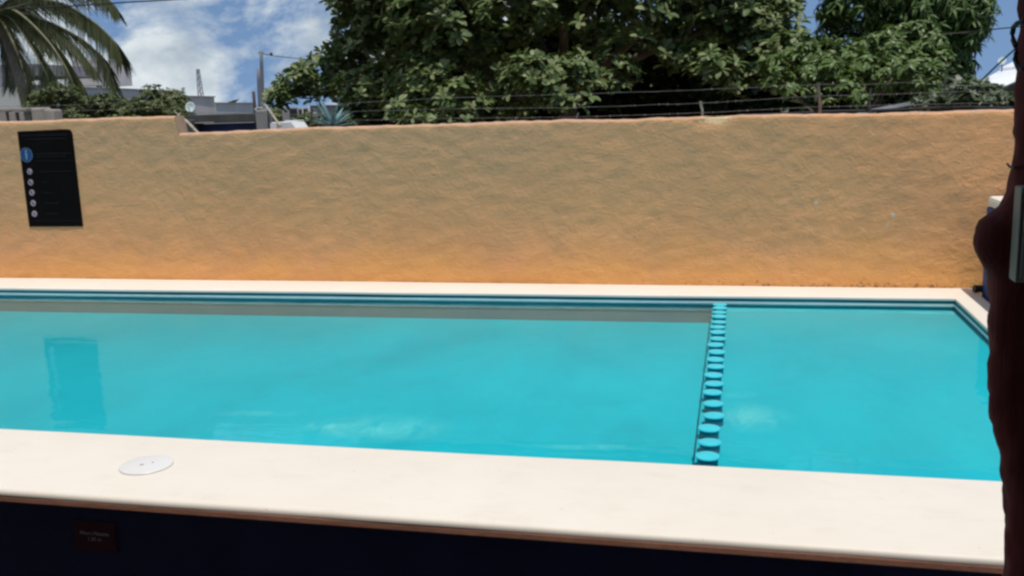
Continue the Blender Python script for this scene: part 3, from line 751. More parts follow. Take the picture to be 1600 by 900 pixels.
# ------------------------------------------------------------------ wire fence on the wall
fence = empty('wire_fence', (0, YW + 0.09, CAMZ - 0.14), 'rusty barbed wire strands on thin posts along the top of the orange wall', 'fence')
YF = YW + 0.09
def strand(pxs, seed, Y=YF, r_=0.0017, barbs=True, name='strand', parent=fence, m='wire'):
    bm = bmesh.new(); pts = []
    pxs = [(x, y) for x, y in pxs]
    X = np.arange(pxs[0][0], pxs[-1][0] + 1, 9.0); Yp_ = np.interp(X, [q[0] for q in pxs], [q[1] for q in pxs])
    for i, (x, y) in enumerate(zip(X, Yp_)):
        q = at(x, y + 0.8 * fbm((x * 0.02, seed, 0), 1.0, 2), Y); q.y += 0.01 * fbm((x * 0.03, seed, 5), 1.0, 2); pts.append(q)
    tube(bm, pts, r_, 5)
    if barbs:
        for q in pts[::2]:
            if random.random() < .35: continue
            q = q + Vector((random.uniform(-.02, .02), 0, 0))
            for s in (-1, 1):
                d = Vector((0.35, s * 0.6, s * 0.7 + 0.2)).normalized() * 0.016
                tube(bm, [q - d * .7, q + d * .7], 0.0009, 3)
    return finish(name, bm, M[m], parent)
strand([(486, 171), (560, 160), (700, 153), (900, 147), (1080, 141), (1280, 132), (1360, 132), (1410, 129), (1500, 134), (1582, 134)], 1)
strand([(486, 180), (560, 174), (700, 170), (900, 168), (1080, 162), (1280, 150), (1400, 147), (1500, 143), (1582, 144)], 2)
strand([(486, 194), (560, 188), (700, 185), (900, 183), (1080, 177), (1280, 167), (1400, 164), (1582, 160)], 3)
strand([(-60, 177), (150, 172), (278, 168)], 4); strand([(-60, 168), (150, 163), (278, 155)], 5)
strand([(278, 168), (300, 176), (486, 180)], 6)
def fpost(px, y0, y1, r_, m='rusty', dx=0.0):
    a = at(px + dx, y0, YF + 0.012); b = at(px, y1, YF + 0.012)
    bm = bmesh.new(); pts = [b.lerp(a, t) + Vector((0.004 * math.sin(7 * t + px), 0, 0)) for t in np.linspace(0, 1, 8)]
    tube(bm, pts, r_, 8); finish('fence_post', bm, M[m], fence)
fpost(1281, 129, 182, 0.013, 'rusty', -2); fpost(1358, 137, 178, 0.009, 'stickdark', 2)
fpost(1098, 158, 186, 0.010, 'stickpale', -3); fpost(806, 181, 194, 0.007, 'metal'); fpost(900, 176, 192, 0.006, 'metal', 3)
fpost(486, 165, 204, 0.009, 'stickdark', 1); fpost(-40, 160, 195, .012); fpost(1592, 120, 178, .012)
bm = bmesh.new()
tube(bm, [at(x, y, YW + 0.13) for x, y in ((1150, 181), (1230, 178), (1300, 174), (1380, 172.5), (1450, 169), (1510, 167.5), (1560, 169), (1600, 168))], 0.012, 8)
tag(finish('hose', bm, M['cable']), 'thick black hose lying along the top of the wall at the right', 'hose')

# ------------------------------------------------------------------ foliage machinery
def leaf_template(kind):
    """one leaf along +X, unit length, quads only; returns verts, quads"""
    if kind == 'obovate': w = [(0, .02), (.3, .13), (.62, .24), (.86, .21), (1.0, .04)]
    elif kind == 'lance': w = [(0, .02), (.25, .10), (.55, .12), (.82, .07), (1.0, .01)]
    elif kind == 'ovate': w = [(0, .03), (.22, .22), (.5, .25), (.8, .13), (1.0, .02)]
    v = []; q = []
    for x, h in w: v += [(x, -h, 0.25 * h), (x, 0, 0), (x, h, 0.25 * h)]
    for i in range(len(w) - 1):
        a = 3 * i; q += [(a, a + 3, a + 4, a + 1), (a + 1, a + 4, a + 5, a + 2)]
    return np.array(v, float), np.array(q)
def rosette(kind, n, length, up, droop, rnd, spread=1.0):
    lv, lq = leaf_template(kind); V = []; Q = []; k = 0
    for i in range(n):
        az_ = 2 * math.pi * (i / n) * 1.0 + rnd.uniform(-.35, .35) + i * 0.2; el = math.radians(up + rnd.uniform(-28, 28))
        ln = length * rnd.uniform(.7, 1.15); p = lv * ln
        p = p.copy(); t = p[:, 0] / ln; p[:, 2] -= droop * ln * t * t * rnd.uniform(.6, 1.3)
        tw = rnd.uniform(-.5, .5); c_, s_ = math.cos(tw), math.sin(tw)
        p = p @ np.array([[1, 0, 0], [0, c_, -s_], [0, s_, c_]]).T
        c_, s_ = math.cos(el), math.sin(el); p = p @ np.array([[c_, 0, -s_], [0, 1, 0], [s_, 0, c_]]).T
        c_, s_ = math.cos(az_), math.sin(az_); p = p @ np.array([[c_, -s_, 0], [s_, c_, 0], [0, 0, 1]]).T
        p[:, 2] += rnd.uniform(-.12, .12) * length
        V.append(p); Q.append(lq + k); k += len(p)
    return np.concatenate(V), np.concatenate(Q)
def rotmat(tilt, azm, spin):
    cz, sz = math.cos(spin), math.sin(spin); A = np.array([[cz, -sz, 0], [sz, cz, 0], [0, 0, 1]])
    ct, st = math.cos(tilt), math.sin(tilt); B = np.array([[ct, 0, st], [0, 1, 0], [-st, 0, ct]])
    ca, sa = math.cos(azm), math.sin(azm); C = np.array([[ca, -sa, 0], [sa, ca, 0], [0, 0, 1]])
    return C @ B @ A
def in_frame(p):
    d = R.T @ (np.array(p) - np.array([0, 0, CAMZ]))
    if d[2] > -0.1: return None
    return 800 + 1500 * d[0] / -d[2], 450 - 1500 * d[1] / -d[2], -d[2]
def foliage(root, pts, kind, n, length, up, droop, material, parts=300, tilt=0.9, seed=1, cname='leaf_cluster'):
    """pts: list of (pos, outward dir, scale). The biggest visible clusters become parts, the rest one stuff mesh."""
    rnd = random.Random(seed)
    temps = [rosette(kind, n, length, up, droop, rnd) for _ in range(7)]
    meshes = [None] * 7
    info = []
    for i, (p, d, s) in enumerate(pts):
        f = in_frame(p); key = 1e9
        if f and -20 < f[0] < 1620 and -15 < f[1] < 215: key = f[2]
        info.append(key)
    order = np.argsort(info); chosen = set([int(i) for i in order[:parts] if info[i] < 1e8])
    V = []; Q = []; k = 0
    base = Vector(root.location)
    for i, (p, d, s) in enumerate(pts):
        t = rnd.randrange(7); az_ = math.atan2(d[1], d[0]); tl = tilt * min(1.3, math.hypot(d[0], d[1])) * rnd.uniform(.5, 1.2)
        Rm = rotmat(tl, az_, rnd.uniform(0, 6.28)); sc = s * rnd.uniform(.8, 1.2)
        if i in chosen:
            if meshes[t] is None:
                o = quadmesh(cname, temps[t][0], temps[t][1], material); meshes[t] = o.data
            else:
                o = bpy.data.objects.new(cname, meshes[t]); col.objects.link(o)
            o.parent = root
            mm = Matrix([list(r_) for r_ in Rm * sc]).to_4x4(); mm.translation = Vector(p) - base
            o.matrix_local = mm
        else:
            v = temps[t][0] @ (Rm * sc).T + np.array(p); V.append(v); Q.append(temps[t][1] + k); k += len(v)
    if V:
        o = quadmesh('foliage', np.concatenate(V), np.concatenate(Q), material, root); o['kind'] = 'stuff'
def clump_points(c, r, n, rnd, scale=1.0, inner=0.25):
    """points over the shell of an ellipsoidal branch clump"""
    out = []
    rx, ry, rz = r if hasattr(r, '__len__') else (r, r, r * 0.8)
    for _ in range(n):
        while True:
            d = Vector((rnd.gauss(0, 1), rnd.gauss(0, 1), rnd.gauss(0.25, 1)))
            if d.length > 0.2: break
        d.normalize(); t = rnd.uniform(0.75, 1.05) if rnd.random() > inner else rnd.uniform(0.2, 0.75)
        t *= 1 + 0.25 * fbm((d.x + c[0], d.y, d.z + c[2]), 1.7, 2)
        out.append(((c[0] + d.x * rx * t, c[1] + d.y * ry * t, c[2] + d.z * rz * t), (d.x, d.y, d.z), scale))
    return out
def limb(bm, a, b, r0, r1, seed, sag=0.0):
    a = Vector(a); b = Vector(b); pts = []
    for t in np.linspace(0, 1, 8):
        p = a.lerp(b, t); k = math.sin(math.pi * t) * (b - a).length * 0.06
        p += Vector((k * math.sin(seed * 3.1 + t * 4), k * math.cos(seed * 1.7 + t * 3), -sag * math.sin(math.pi * t)))
        pts.append(p)
    tube(bm, pts, [r0 + (r1 - r0) * t for t in np.linspace(0, 1, 8)], 8)

# ------------------------------------------------------------------ the big almond tree
def almond_tree():
    rnd = random.Random(11)
    base = at(880, 200, 15.2); base.z = 0
    root = empty('almond_tree', base, 'large dark almond tree with big leathery leaves behind the middle of the wall', 'tree')
    clumps = []
    vis = [(640, 18, 14.0, .55, 26), (580, 12, 14.3, .5, 22), (700, 10, 14.2, .5, 22), (545, 45, 14.0, .5, 24), (590, 62, 14.2, .55, 26), (498, 92, 13.6, .42, 22), (535, 90, 14.3, .45, 22),
           (468, 122, 13.3, .30, 14), (440, 146, 13.2, .26, 12), (425, 160, 13.2, .2, 8), (490, 140, 13.4, .26, 12), (530, 125, 13.8, .42, 18), (565, 150, 13.0, .45, 20), (600, 140, 13.2, .45, 16),
           (672, 72, 13.2, .38, 20), (700, 80, 13.4, .3, 12), (745, 78, 13.6, .35, 14), (650, 118, 12.6, .4, 20), (690, 140, 12.0, .45, 24), (640, 165, 11.8, .35, 16), (715, 165, 11.6, .4, 20), (650, 188, 11.4, .18, 6),
           (755, 130, 12.8, .35, 12), (800, 170, 12.2, .3, 12), (850, 125, 11.6, .42, 24), (900, 112, 11.8, .35, 16), (880, 145, 11.6, .35, 16), (805, 115, 12.2, .28, 11), (830, 32, 13.0, .4, 20), (870, 12, 13.2, .45, 20), (800, 10, 13.4, .45, 16), (930, 14, 13.4, .45, 20), (985, 28, 13.6, .4, 14),
           (940, 62, 13.0, .24, 10), (960, 118, 12.2, .3, 12), (1040, 85, 13.0, .22, 7), (1110, 100, 12.8, .35, 18), (1075, 92, 13.0, .25, 9), (1075, 30, 13.8, .5, 22), (1130, 20, 13.8, .5, 22), (1180, 40, 13.8, .45, 22), (1215, 22, 13.9, .35, 14),
           (1200, 75, 13.6, .42, 20), (1240, 90, 13.4, .45, 20), (1160, 60, 14, .4, 16), (1190, 110, 13.2, .35, 18), (1150, 130, 13.2, .3, 12), (1225, 130, 13.0, .3, 14), (620, 40, 15, .6, 20), (720, 45, 15, .6, 18), (760, 20, 15, .6, 18)]
    pts = []
    for (px, py, Y, r_, n) in vis:
        c = at(px, py, Y); clumps.append(c)
        pts += clump_points(c, (r_, r_, r_ * .75), int(n * 2.4), rnd)
    # the body of the crown: clumps spread over a big flattened dome, densest on top
    cx, cy = at(890, 0, 15.2).x, 15.4
    for i in range(150):
        th = rnd.uniform(0, 2 * math.pi); ph = math.asin(rnd.uniform(-0.25, 1.0)); k = rnd.uniform(0.72, 1.0)
        x = cx - .25 + 3.7 * k * math.cos(ph) * math.cos(th); y = cy + 3.4 * k * math.cos(ph) * math.sin(th); z = 3.9 + 2.7 * k * math.sin(ph)
        f = in_frame((x, y, z))
        pts += clump_points((x, y, z), (.75, .75, .5), 40, rnd, 1.25)
    # inner shaded leaves
    for i in range(520):
        x = cx + rnd.uniform(-3.6, 3.5); y = cy + rnd.uniform(-.6, 2.6); z = rnd.uniform(2.6, 5.2)
        if ((x - cx) / 3.9) ** 2 + ((z - 4.4) / 2.6) ** 2 < 1: pts.append(((x, y, z), (rnd.gauss(0, .6), rnd.gauss(0, .6), .6), 1.5))
    def keep(p):
        f = in_frame(p)
        if not f: return True
        lo = np.interp(f[1], [-200, 0, 40, 75, 90, 120, 150, 210], [495, 515, 528, 522, 482, 440, 418, 412]); hi = 1252 if f[1] < 62 else 1400
        return lo < f[0] < hi
    pts = [q for q in pts if keep(q[0])]
    foliage(root, pts, 'obovate', 10, 0.12, 34, 0.4, M['almond'], 300, 0.9, 3)
    bm = bmesh.new(); limb(bm, base, (base.x + .1, base.y, 2.6), 0.24, 0.17, 1); finish('trunk', bm, M['bark'], root, smooth=True)
    fork = Vector((base.x + .1, base.y, 2.5))
    for i, c in enumerate([at(440, 150, 13.3), at(560, 60, 14.3), at(690, 120, 12.4), at(860, 110, 12.0), at(1080, -40, 13.6), at(1210, 10, 13.8), at(830, -120, 14), at(1000, -140, 15), at(700, -100, 15)]):
        bm = bmesh.new(); limb(bm, fork, c, 0.10, 0.02, i + 2, -.1); finish('branch', bm, M['bark'], root, smooth=True)
almond_tree()
def generic_tree(name, label, cat, base, trunk_top, clumps, kind, n, ln, up, droop, m, parts, seed, tr=0.1, group=None, tilt=.9, mul=1.0):
    rnd = random.Random(seed)
    root = empty(name, base, label, cat, group); pts = []
    for (px, py, Y, r_, k) in clumps:
        pts += clump_points(at(px, py, Y), (r_, r_, r_ * .8), int(k * mul), rnd)
    foliage(root, pts, kind, n, ln, up, droop, m, parts, tilt, seed)
    bm = bmesh.new(); limb(bm, base, trunk_top, tr, tr * .6, seed); finish('trunk', bm, M['bark'], root, smooth=True)
    for i, (px, py, Y, r_, k) in enumerate(clumps[::max(1, len(clumps) // 6)]):
        bm = bmesh.new(); limb(bm, trunk_top, at(px, py, Y), tr * .45, tr * .12, i + seed); finish('branch', bm, M['bark'], root, smooth=True)
    return root
# mango tree at the right
b0 = at(1400, 200, 17.5); b0.z = 0
cl_ = []
rn = random.Random(5)
for i in range(44):
    a = rn.uniform(0, 6.283); k = math.sqrt(rn.random())
    px = 1412 + 112 * k * math.cos(a); py = 10 + 95 * k * math.sin(a)
    cl_.append((px, py, 17.3 - 1.1 * math.sqrt(max(0, 1 - k * k)) + rn.uniform(0, .6), .34, 26))
for (px, py) in ((1495, 60), (1490, 90), (1480, 115), (1510, 60), (1500, 105), (1470, 130), (1520, 35), (1525, 10), (1530, 20), (1300, 20), (1310, 40), (1320, -10), (1430, -80), (1380, -90), (1480, -60), (1340, -60), (1400, -130), (1440, -110), (1360, -120)):
    cl_.append((px, py, 17.0, .26 if py > 0 else .5, 24))
generic_tree('mango_tree', 'tall mango tree with narrow drooping leaves at the right behind the wall', 'tree', b0, Vector((b0.x, b0.y, 3.2)), cl_, 'lance', 11, 0.15, -8, 0.5, M['mango'], 300, 21, 0.14, mul=1.3)
# bright bush between the two trees
b0 = at(1330, 200, 11.6); b0.z = 0; cl_ = []
for (px, py, Y, r_, k) in ((1212, 112, 12.2, .2, 20), (1240, 98, 12.4, .22, 20), (1268, 88, 12.4, .2, 18), (1296, 82, 12.4, .2, 18), (1325, 84, 12.2, .2, 18), (1352, 76, 12.5, .2, 18), (1380, 70, 12.6, .2, 18), (1408, 60, 12.7, .22, 22), (1436, 54, 12.7, .2, 20), (1458, 66, 12.6, .16, 14),
                           (1400, 90, 12.1, .2, 18), (1440, 88, 12.1, .2, 18), (1350, 106, 11.8, .2, 20), (1300, 112, 11.8, .2, 20), (1262, 120, 11.8, .18, 14), (1385, 112, 11.7, .2, 18), (1425, 112, 11.6, .2, 18), (1455, 110, 11.9, .16, 14), (1472, 90, 12.2, .12, 9),
                           (1325, 132, 11.5, .16, 11), (1240, 142, 11.6, .12, 6), (1345, 150, 11.4, .12, 6), (1290, 146, 11.7, .14, 7), (1455, 138, 11.7, .12, 8), (1375, 135, 12.4, .2, 10), (1420, 138, 12.3, .18, 10), (1235, 120, 12.6, .2, 14), (1330, 110, 12.8, .24, 16), (1400, 75, 13, .24, 16), (1280, 108, 12.8, .24, 16), (1440, 75, 13, .2, 14), (1370, 95, 13, .24, 16)):
    cl_.append((px, py, Y, r_, k))
generic_tree('leafy_bush', 'bright green leafy bush between the almond tree and the mango tree', 'bush', b0, Vector((b0.x, b0.y, 1.9)), cl_, 'ovate', 8, 0.095, 10, 0.4, M['bush'], 300, 31, 0.05, mul=1.7)
# low shrub at the far right
b0 = at(1510, 200, 9.4); b0.z = 0; cl_ = []
for i in range(26):
    px = rn.uniform(1425, 1580); top = np.interp(px, [1420, 1470, 1500, 1530, 1560, 1590], [165, 150, 140, 144, 146, 152]); py = rn.uniform(top, 176)
    cl_.append((px, py, 9.4 + rn.uniform(-.3, .5), .13, 18))
generic_tree('dusty_shrub', 'low dusty green shrub topping the wall at the right end', 'shrub', b0, Vector((b0.x, b0.y, 1.6)), cl_, 'ovate', 7, 0.075, 15, 0.3, M['shrub'], 150, 41, 0.03, mul=1.3)
# bushes at the left, in front of the grey building
def far_bush(name, label, pxc, spread, top, bot, Y, seed, n, r_, ln=0.075):
    rr_ = random.Random(seed); b0 = at(pxc, 200, Y); b0.z = 0; cl_ = []
    for i in range(n):
        px = pxc + rr_.uniform(-spread, spread); e = math.sqrt(max(0, 1 - ((px - pxc) / (spread * 1.1)) ** 2)); py = rr_.uniform(bot - (bot - top) * e, bot)
        cl_.append((px, py, Y + rr_.uniform(-.4, .4), r_, 26))
    return generic_tree(name, label, 'bush', b0, Vector((b0.x, b0.y, 1.4)), cl_, 'ovate', 7, ln, 15, 0.35, M['farbush'], 120, seed, 0.05)
far_bush('round_bush', 'round olive green bush left of the white satellite dish', 246, 44, 141, 186, 15, 51, 30, .20)
far_bush('spreading_bush', 'dark spreading bush below the drooping palm fronds', 95, 45, 142, 190, 16, 52, 30, .22)
far_bush('yellowish_bush', 'yellowish green bush between the palm fronds and the round bush', 172, 34, 150, 188, 16.5, 53, 26, .2)
far_bush('scrubby_bush', 'scrubby bush at the foot of the agave behind the wall', 505, 30, 180, 205, 12, 54, 14, .14)

# shaded undergrowth behind the trees
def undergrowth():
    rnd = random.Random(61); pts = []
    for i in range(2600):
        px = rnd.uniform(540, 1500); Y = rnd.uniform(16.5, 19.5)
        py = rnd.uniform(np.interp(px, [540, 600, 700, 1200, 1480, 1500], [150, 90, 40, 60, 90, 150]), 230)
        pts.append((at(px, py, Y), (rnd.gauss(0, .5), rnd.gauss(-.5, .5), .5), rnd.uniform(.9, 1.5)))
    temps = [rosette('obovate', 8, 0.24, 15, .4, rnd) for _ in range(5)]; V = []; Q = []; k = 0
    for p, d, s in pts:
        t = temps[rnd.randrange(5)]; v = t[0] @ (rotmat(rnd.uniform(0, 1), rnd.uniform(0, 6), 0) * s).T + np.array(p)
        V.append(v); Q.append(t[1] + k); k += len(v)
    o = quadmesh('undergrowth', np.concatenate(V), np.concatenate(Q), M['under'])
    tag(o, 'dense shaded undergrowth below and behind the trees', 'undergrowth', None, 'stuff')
undergrowth()
# far tree line closing the horizon
def treeline():
    rnd = random.Random(62); V = []; Q = []; k = 0
    temps = [rosette('ovate', 9, 1.1, 10, .4, rnd) for _ in range(5)]
    for i in range(2600):
        x = rnd.uniform(-150, 90); y = rnd.uniform(88, 100); h = 2.6 + 1.2 * fbm((x * .06, 0, 0), 1, 3)
        p = np.array((x, y, rnd.uniform(0, max(.5, h))))
        t = temps[rnd.randrange(5)]; v = t[0] @ (rotmat(rnd.uniform(0, 1), rnd.uniform(0, 6), 0) * rnd.uniform(.8, 1.5)).T + p
        V.append(v); Q.append(t[1] + k); k += len(v)
    o = quadmesh('tree_line', np.concatenate(V), np.concatenate(Q), M['farbush'])
    tag(o, 'low far-off line of trees closing the horizon', 'trees', None, 'stuff')
treeline()

# agave
def agave():
    c = at(520, 203, 11.2); rnd = random.Random(71)
    root = empty('agave_plant', (c.x, c.y, 0), 'blue green agave with stiff pointed leaves beside the big tree', 'plant')
    cc = at(519, 200, 11.2)
    for i in range(20):
        a = i * 2.4 + rnd.uniform(-.2, .2); el = math.radians(rnd.uniform(12, 75)); ln = rnd.uniform(.34, .5)
        d = Vector((math.cos(a) * math.cos(el), math.sin(a) * math.cos(el), math.sin(el))); side = d.cross(Vector((0, 0, 1))).normalized(); nn = side.cross(d)
        bm = bmesh.new(); prev = None
        for t, w in ((0, .028), (.3, .034), (.65, .024), (1, .002)):
            p = cc + d * ln * t - Vector((0, 0, .12 * t * t * ln)); row = [bm.verts.new(p - side * w + nn * w * .4), bm.verts.new(p), bm.verts.new(p + side * w + nn * w * .4), bm.verts.new(p - nn * w * .35)]
            if prev:
                for k in range(3): bm.faces.new((prev[k], row[k], row[k + 1], prev[k + 1]))
                bm.faces.new((prev[3], row[3], row[0], prev[0]))
            prev = row
        finish('leaf', bm, M['agave'], root, smooth=True)
    bm = bmesh.new(); tube(bm, [(c.x, c.y, 0), (cc.x, cc.y, cc.z + .03)], [.09, .05], 10); finish('stem', bm, M['bark'], root)
agave()

# ------------------------------------------------------------------ coconut palm at the left edge
def palm():
    Y = 24.0; rnd = random.Random(81)
    crown = at(-8, 22, Y); base = at(56, 205, Y); base.z = 0
    root = empty('coconut_palm', base, 'coconut palm with drooping fronds reaching in at the left edge', 'palm tree')
    bm = bmesh.new(); n = 26; pts = []; rr_ = []
    kk = at(40, 120, Y); 
    for t in np.linspace(0, 1, n):
        p = base * (1 - t) ** 2 + kk * 2 * t * (1 - t) + crown * t * t; pts.append(p); rr_.append(0.14 * (1 - .35 * t) + 0.006 * (int(t * n) % 2))
    tube(bm, pts, rr_, 12); finish('trunk', bm, M['bark'], root, smooth=True)
    def frond(path, wid, dead=False, seed=0):
        """path: list of (px,py,Y) control points; leaflets hang from a curved midrib"""
        P_ = [at(*q) for q in path]
        ts = np.linspace(0, 1, 46); cur = []
        for t in ts:
            u = t * (len(P_) - 1); i = min(int(u), len(P_) - 2); f = u - i
            p0 = P_[max(i - 1, 0)]; p1 = P_[i]; p2 = P_[i + 1]; p3 = P_[min(i + 2, len(P_) - 1)]
            cur.append(0.5 * ((2 * p1) + (p2 - p0) * f + (2 * p0 - 5 * p1 + 4 * p2 - p3) * f * f + (3 * p1 - p0 - 3 * p2 + p3) * f ** 3))
        V = []; Q = []; k = 0; r2_ = random.Random(seed)
        for i in range(2, 46):
            for s in (-1, 1):
                for rep in range(3):
                    t = ts[i]; p = cur[i].copy(); tg = (cur[min(i + 1, 45)] - cur[i - 1]).normalized()
                    p = p + tg * (rep * 0.34) * (cur[min(i + 1, 45)] - cur[i]).length
                    side = tg.cross(Vector((0, 0, 1))); 
                    if side.length < .1: side = Vector((1, 0, 0))
                    side.normalize(); side = side * s
                    ln = 1.25 * wid * (0.35 + 1.1 * math.sin(math.pi * min(1, .12 + .85 * t))) * r2_.uniform(.5, 1.2)
                    d = (side * .62 + tg * .62 + Vector((0, 0, -.25 + .15 * r2_.random()))).normalized()
                    w = 0.018; q = p; pr = None
                    for j, f in enumerate((0, .35, .7, 1.0)):
                        dd = (d + Vector((0, 0, -1.15 * f))).normalized()
                        if j: q = q + dd * ln * .33
                        ww = w * (1, 1.1, .8, .12)[j]; ax = dd.cross(side); ax = ax.normalized() if ax.length > .05 else Vector((0, 1, 0))
                        V += [tuple(q - ax * ww), tuple(q + ax * ww)]
                        if j: Q.append((k - 2, k - 1, k + 1, k))
                        k += 2
        o = quadmesh('frond', np.array(V), np.array(Q), M['palm'], root)
        bm = bmesh.new(); tube(bm, cur, [0.038 * (1 - .85 * t) + .004 for t in ts], 6); 
        r_ = finish('midrib', bm, M['rachis'], None); r_.parent = o
    Yc = Y
    frond([(-8, 20, Yc), (80, 2, Yc - .6), (140, 30, Yc - .9), (178, 65, Yc - 1.0), (190, 95, Yc - 1.0)], .62, seed=1)
    frond([(-8, 22, Yc), (40, 22, Yc - .5), (105, 48, Yc - .9), (155, 85, Yc - 1.2), (182, 140, Yc - 1.3)], .60, seed=2)
    frond([(-8, 22, Yc), (22, 16, Yc - .8), (70, 58, Yc - 1.6), (105, 110, Yc - 2.0), (125, 160, Yc - 2.0)], .62, seed=3)
    frond([(-8, 22, Yc), (30, 35, Yc + .4), (85, 70, Yc + .8), (118, 115, Yc + 1.0), (138, 158, Yc + 1.0)], .5, seed=4)
    frond([(-8, 20, Yc), (10, 45, Yc - .8), (28, 85, Yc - 1.3), (40, 125, Yc - 1.5), (50, 175, Yc - 1.5)], .5, seed=5)
    frond([(-8, 18, Yc), (45, -20, Yc - .4), (110, -22, Yc - .6), (160, -8, Yc - .6), (185, 18, Yc - .6)], .55, seed=6)
    frond([(-8, 22, Yc), (18, 30, Yc - .6), (50, 75, Yc - 1.2), (72, 115, Yc - 1.4), (88, 150, Yc - 1.4)], .62, seed=13)
    frond([(-8, 22, Yc), (30, 12, Yc + .5), (80, 40, Yc + 1), (120, 75, Yc + 1.4), (150, 112, Yc + 1.5)], .6, seed=14)
    frond([(-8, 20, Yc), (4, 50, Yc + .3), (20, 92, Yc + .6), (26, 128, Yc + .6)], .6, seed=15)
    frond([(-8, 20, Yc), (30, -8, Yc - .3), (75, -2, Yc - .5), (118, 22, Yc - .6), (150, 52, Yc - .6)], .5, seed=16)
    frond([(-8, 20, Yc), (-30, 30, Yc - 1), (-60, 70, Yc - 1.4), (-75, 130, Yc - 1.6)], .6, seed=7)
    frond([(-8, 20, Yc), (-60, 0, Yc), (-130, 20, Yc), (-170, 80, Yc)], .6, seed=8)
    frond([(-8, 20, Yc), (-20, -60, Yc), (10, -130, Yc), (60, -150, Yc)], .6, seed=9)
    frond([(-8, 20, Yc), (-40, -50, Yc + .5), (-110, -90, Yc + .8), (-170, -70, Yc + .8)], .6, seed=10)
    frond([(-8, 20, Yc), (20, 10, Yc + 1.2), (50, 30, Yc + 2.2), (70, 80, Yc + 2.8)], .6, seed=11)
    frond([(-8, 20, Yc), (4, 60, Yc + .6), (10, 100, Yc + .9), (12, 135, Yc + 1)], .5, seed=12)
palm()

# ------------------------------------------------------------------ buildings and clutter behind the wall, left
def slab(name, px0, py0, px1, py1, Y, depth, m, parent, zb=None, bevel=0.01):
    """a solid whose front face spans these photo pixels at distance Y; zb = bottom height override"""
    a = at(px0, py0, Y); b = at(px1, py0, Y); c = at((px0 + px1) / 2, py1, Y)
    z0 = c.z if zb is None else zb; z1 = (a.z + b.z) / 2
    bm = bmesh.new(); box(bm, ((a.x + b.x) / 2, Y + depth / 2, (z0 + z1) / 2), (b.x - a.x, depth, z1 - z0), bevel=bevel)
    return finish(name, bm, m, parent)
# open concrete house at the left edge
h = empty('unfinished_house', at(10, 170, 34) * Vector((1, 1, 0)).x if False else Vector((at(10, 170, 34).x, 34, 0)), 'grey violet concrete house shell with a T shaped opening at the left edge', 'house')
slab('roof', -120, 103, 41, 121, 34, 5, M['violet'], h); slab('wall', -120, 121.5, 7, 190, 34, .25, M['violet'], h, 0)
slab('wall', 7.5, 133, 18, 190, 34.02, .25, M['violet'], h, 0); slab('wall', 28, 134, 37, 190, 34.03, .25, M['greywall'], h, 0)
slab('column', 33, 121.5, 40, 134, 34.04, .3, M['violet'], h); slab('sill_wall', 18.2, 156, 27.8, 190, 34.05, .2, M['greywall'], h, 0)
# low masonry walls just behind
f_ = empty('block_wall', Vector((at(20, 180, 13).x, 13, 0)), 'pale low block wall with dark upright gaps at the far left', 'wall')
slab('capping', -60, 170, 40, 175, 13, .18, M['block'], f_)
for a, b in ((-60, 8), (13, 23), (29, 36)): slab('pier', a, 175.5, b, 200, 13, .16, M['block'], f_, 0)
slab('backing', -60, 176, 40, 200, 13.2, .05, M['dark'], f_, 0)
g_ = empty('masonry_stub', Vector((at(64, 180, 12).x, 12, 0)), 'short rough masonry stub with stepped top at the far left', 'wall')
slab('masonry', 47, 168, 66, 200, 12, .2, M['block'], g_, 0, .03); slab('masonry', 66.2, 171, 83, 200, 12.01, .2, M['block'], g_, 0, .03)
# long grey building receding to the right
def slab2(name, px0, Y0, px1, Y1, ztop, zbot, depth, m, parent, out=0.0):
    a = at(px0, 180, Y0); b = at(px1, 180, Y1); d = Vector((b.x - a.x, b.y - a.y, 0)).normalized(); n = Vector((-d.y, d.x, 0))
    if n.dot(a + b) < 0: n = -n
    P0 = Vector((a.x, a.y, 0)) - n * out; P1 = Vector((b.x, b.y, 0)) - n * out; P2 = P1 + n * depth; P3 = P0 + n * depth
    bm = bmesh.new(); lo = [bm.verts.new((p.x, p.y, zbot)) for p in (P0, P1, P2, P3)]; hi = [bm.verts.new((p.x, p.y, ztop)) for p in (P0, P1, P2, P3)]
    bm.faces.new(lo[::-1]); bm.faces.new(hi)
    for k in range(4): bm.faces.new((lo[k], lo[(k + 1) % 4], hi[(k + 1) % 4], hi[k]))
    bmesh.ops.recalc_face_normals(bm, faces=bm.faces); return finish(name, bm, m, parent)
gb = empty('grey_building', Vector((at(100, 170, 32).x, 32, 0)), 'long low grey building with a paler upper storey behind the palm fronds', 'building')
GZ = at(60, 132, 30).z
slab2('wall', 50, 29.5, 279, 44, GZ - .06, 0, 6, M['greywall'], gb); slab2('parapet', 49, 29.5, 280, 44.1, GZ, GZ - .058, 6.2, M['concrete'], gb, .06)
slab('upper_storey', 112, 94, 150, 134, 46, 3, M['palewall'], gb)
slab2('window', 62, 30.3, 72, 31, GZ - .35, GZ - .75, .1, M['glass'], gb, .03); slab2('window', 205, 39.5, 216, 40.2, GZ - .4, GZ - .85, .1, M['glass'], gb, .03)
wtk = empty('water_tank', at(155, 129.5, 40.3), 'dark water tank on the roof of the grey building', 'tank')
bm = bmesh.new(); q = at(155, 135, 38.3); q.z = GZ; lathe(bm, [(.13, 0), (.135, .03), (.135, .12), (.09, .17), (.04, .19)], (q.x, q.y, q.z), 16); finish('tank_body', bm, M['dark'], wtk, smooth=True, angle=40)
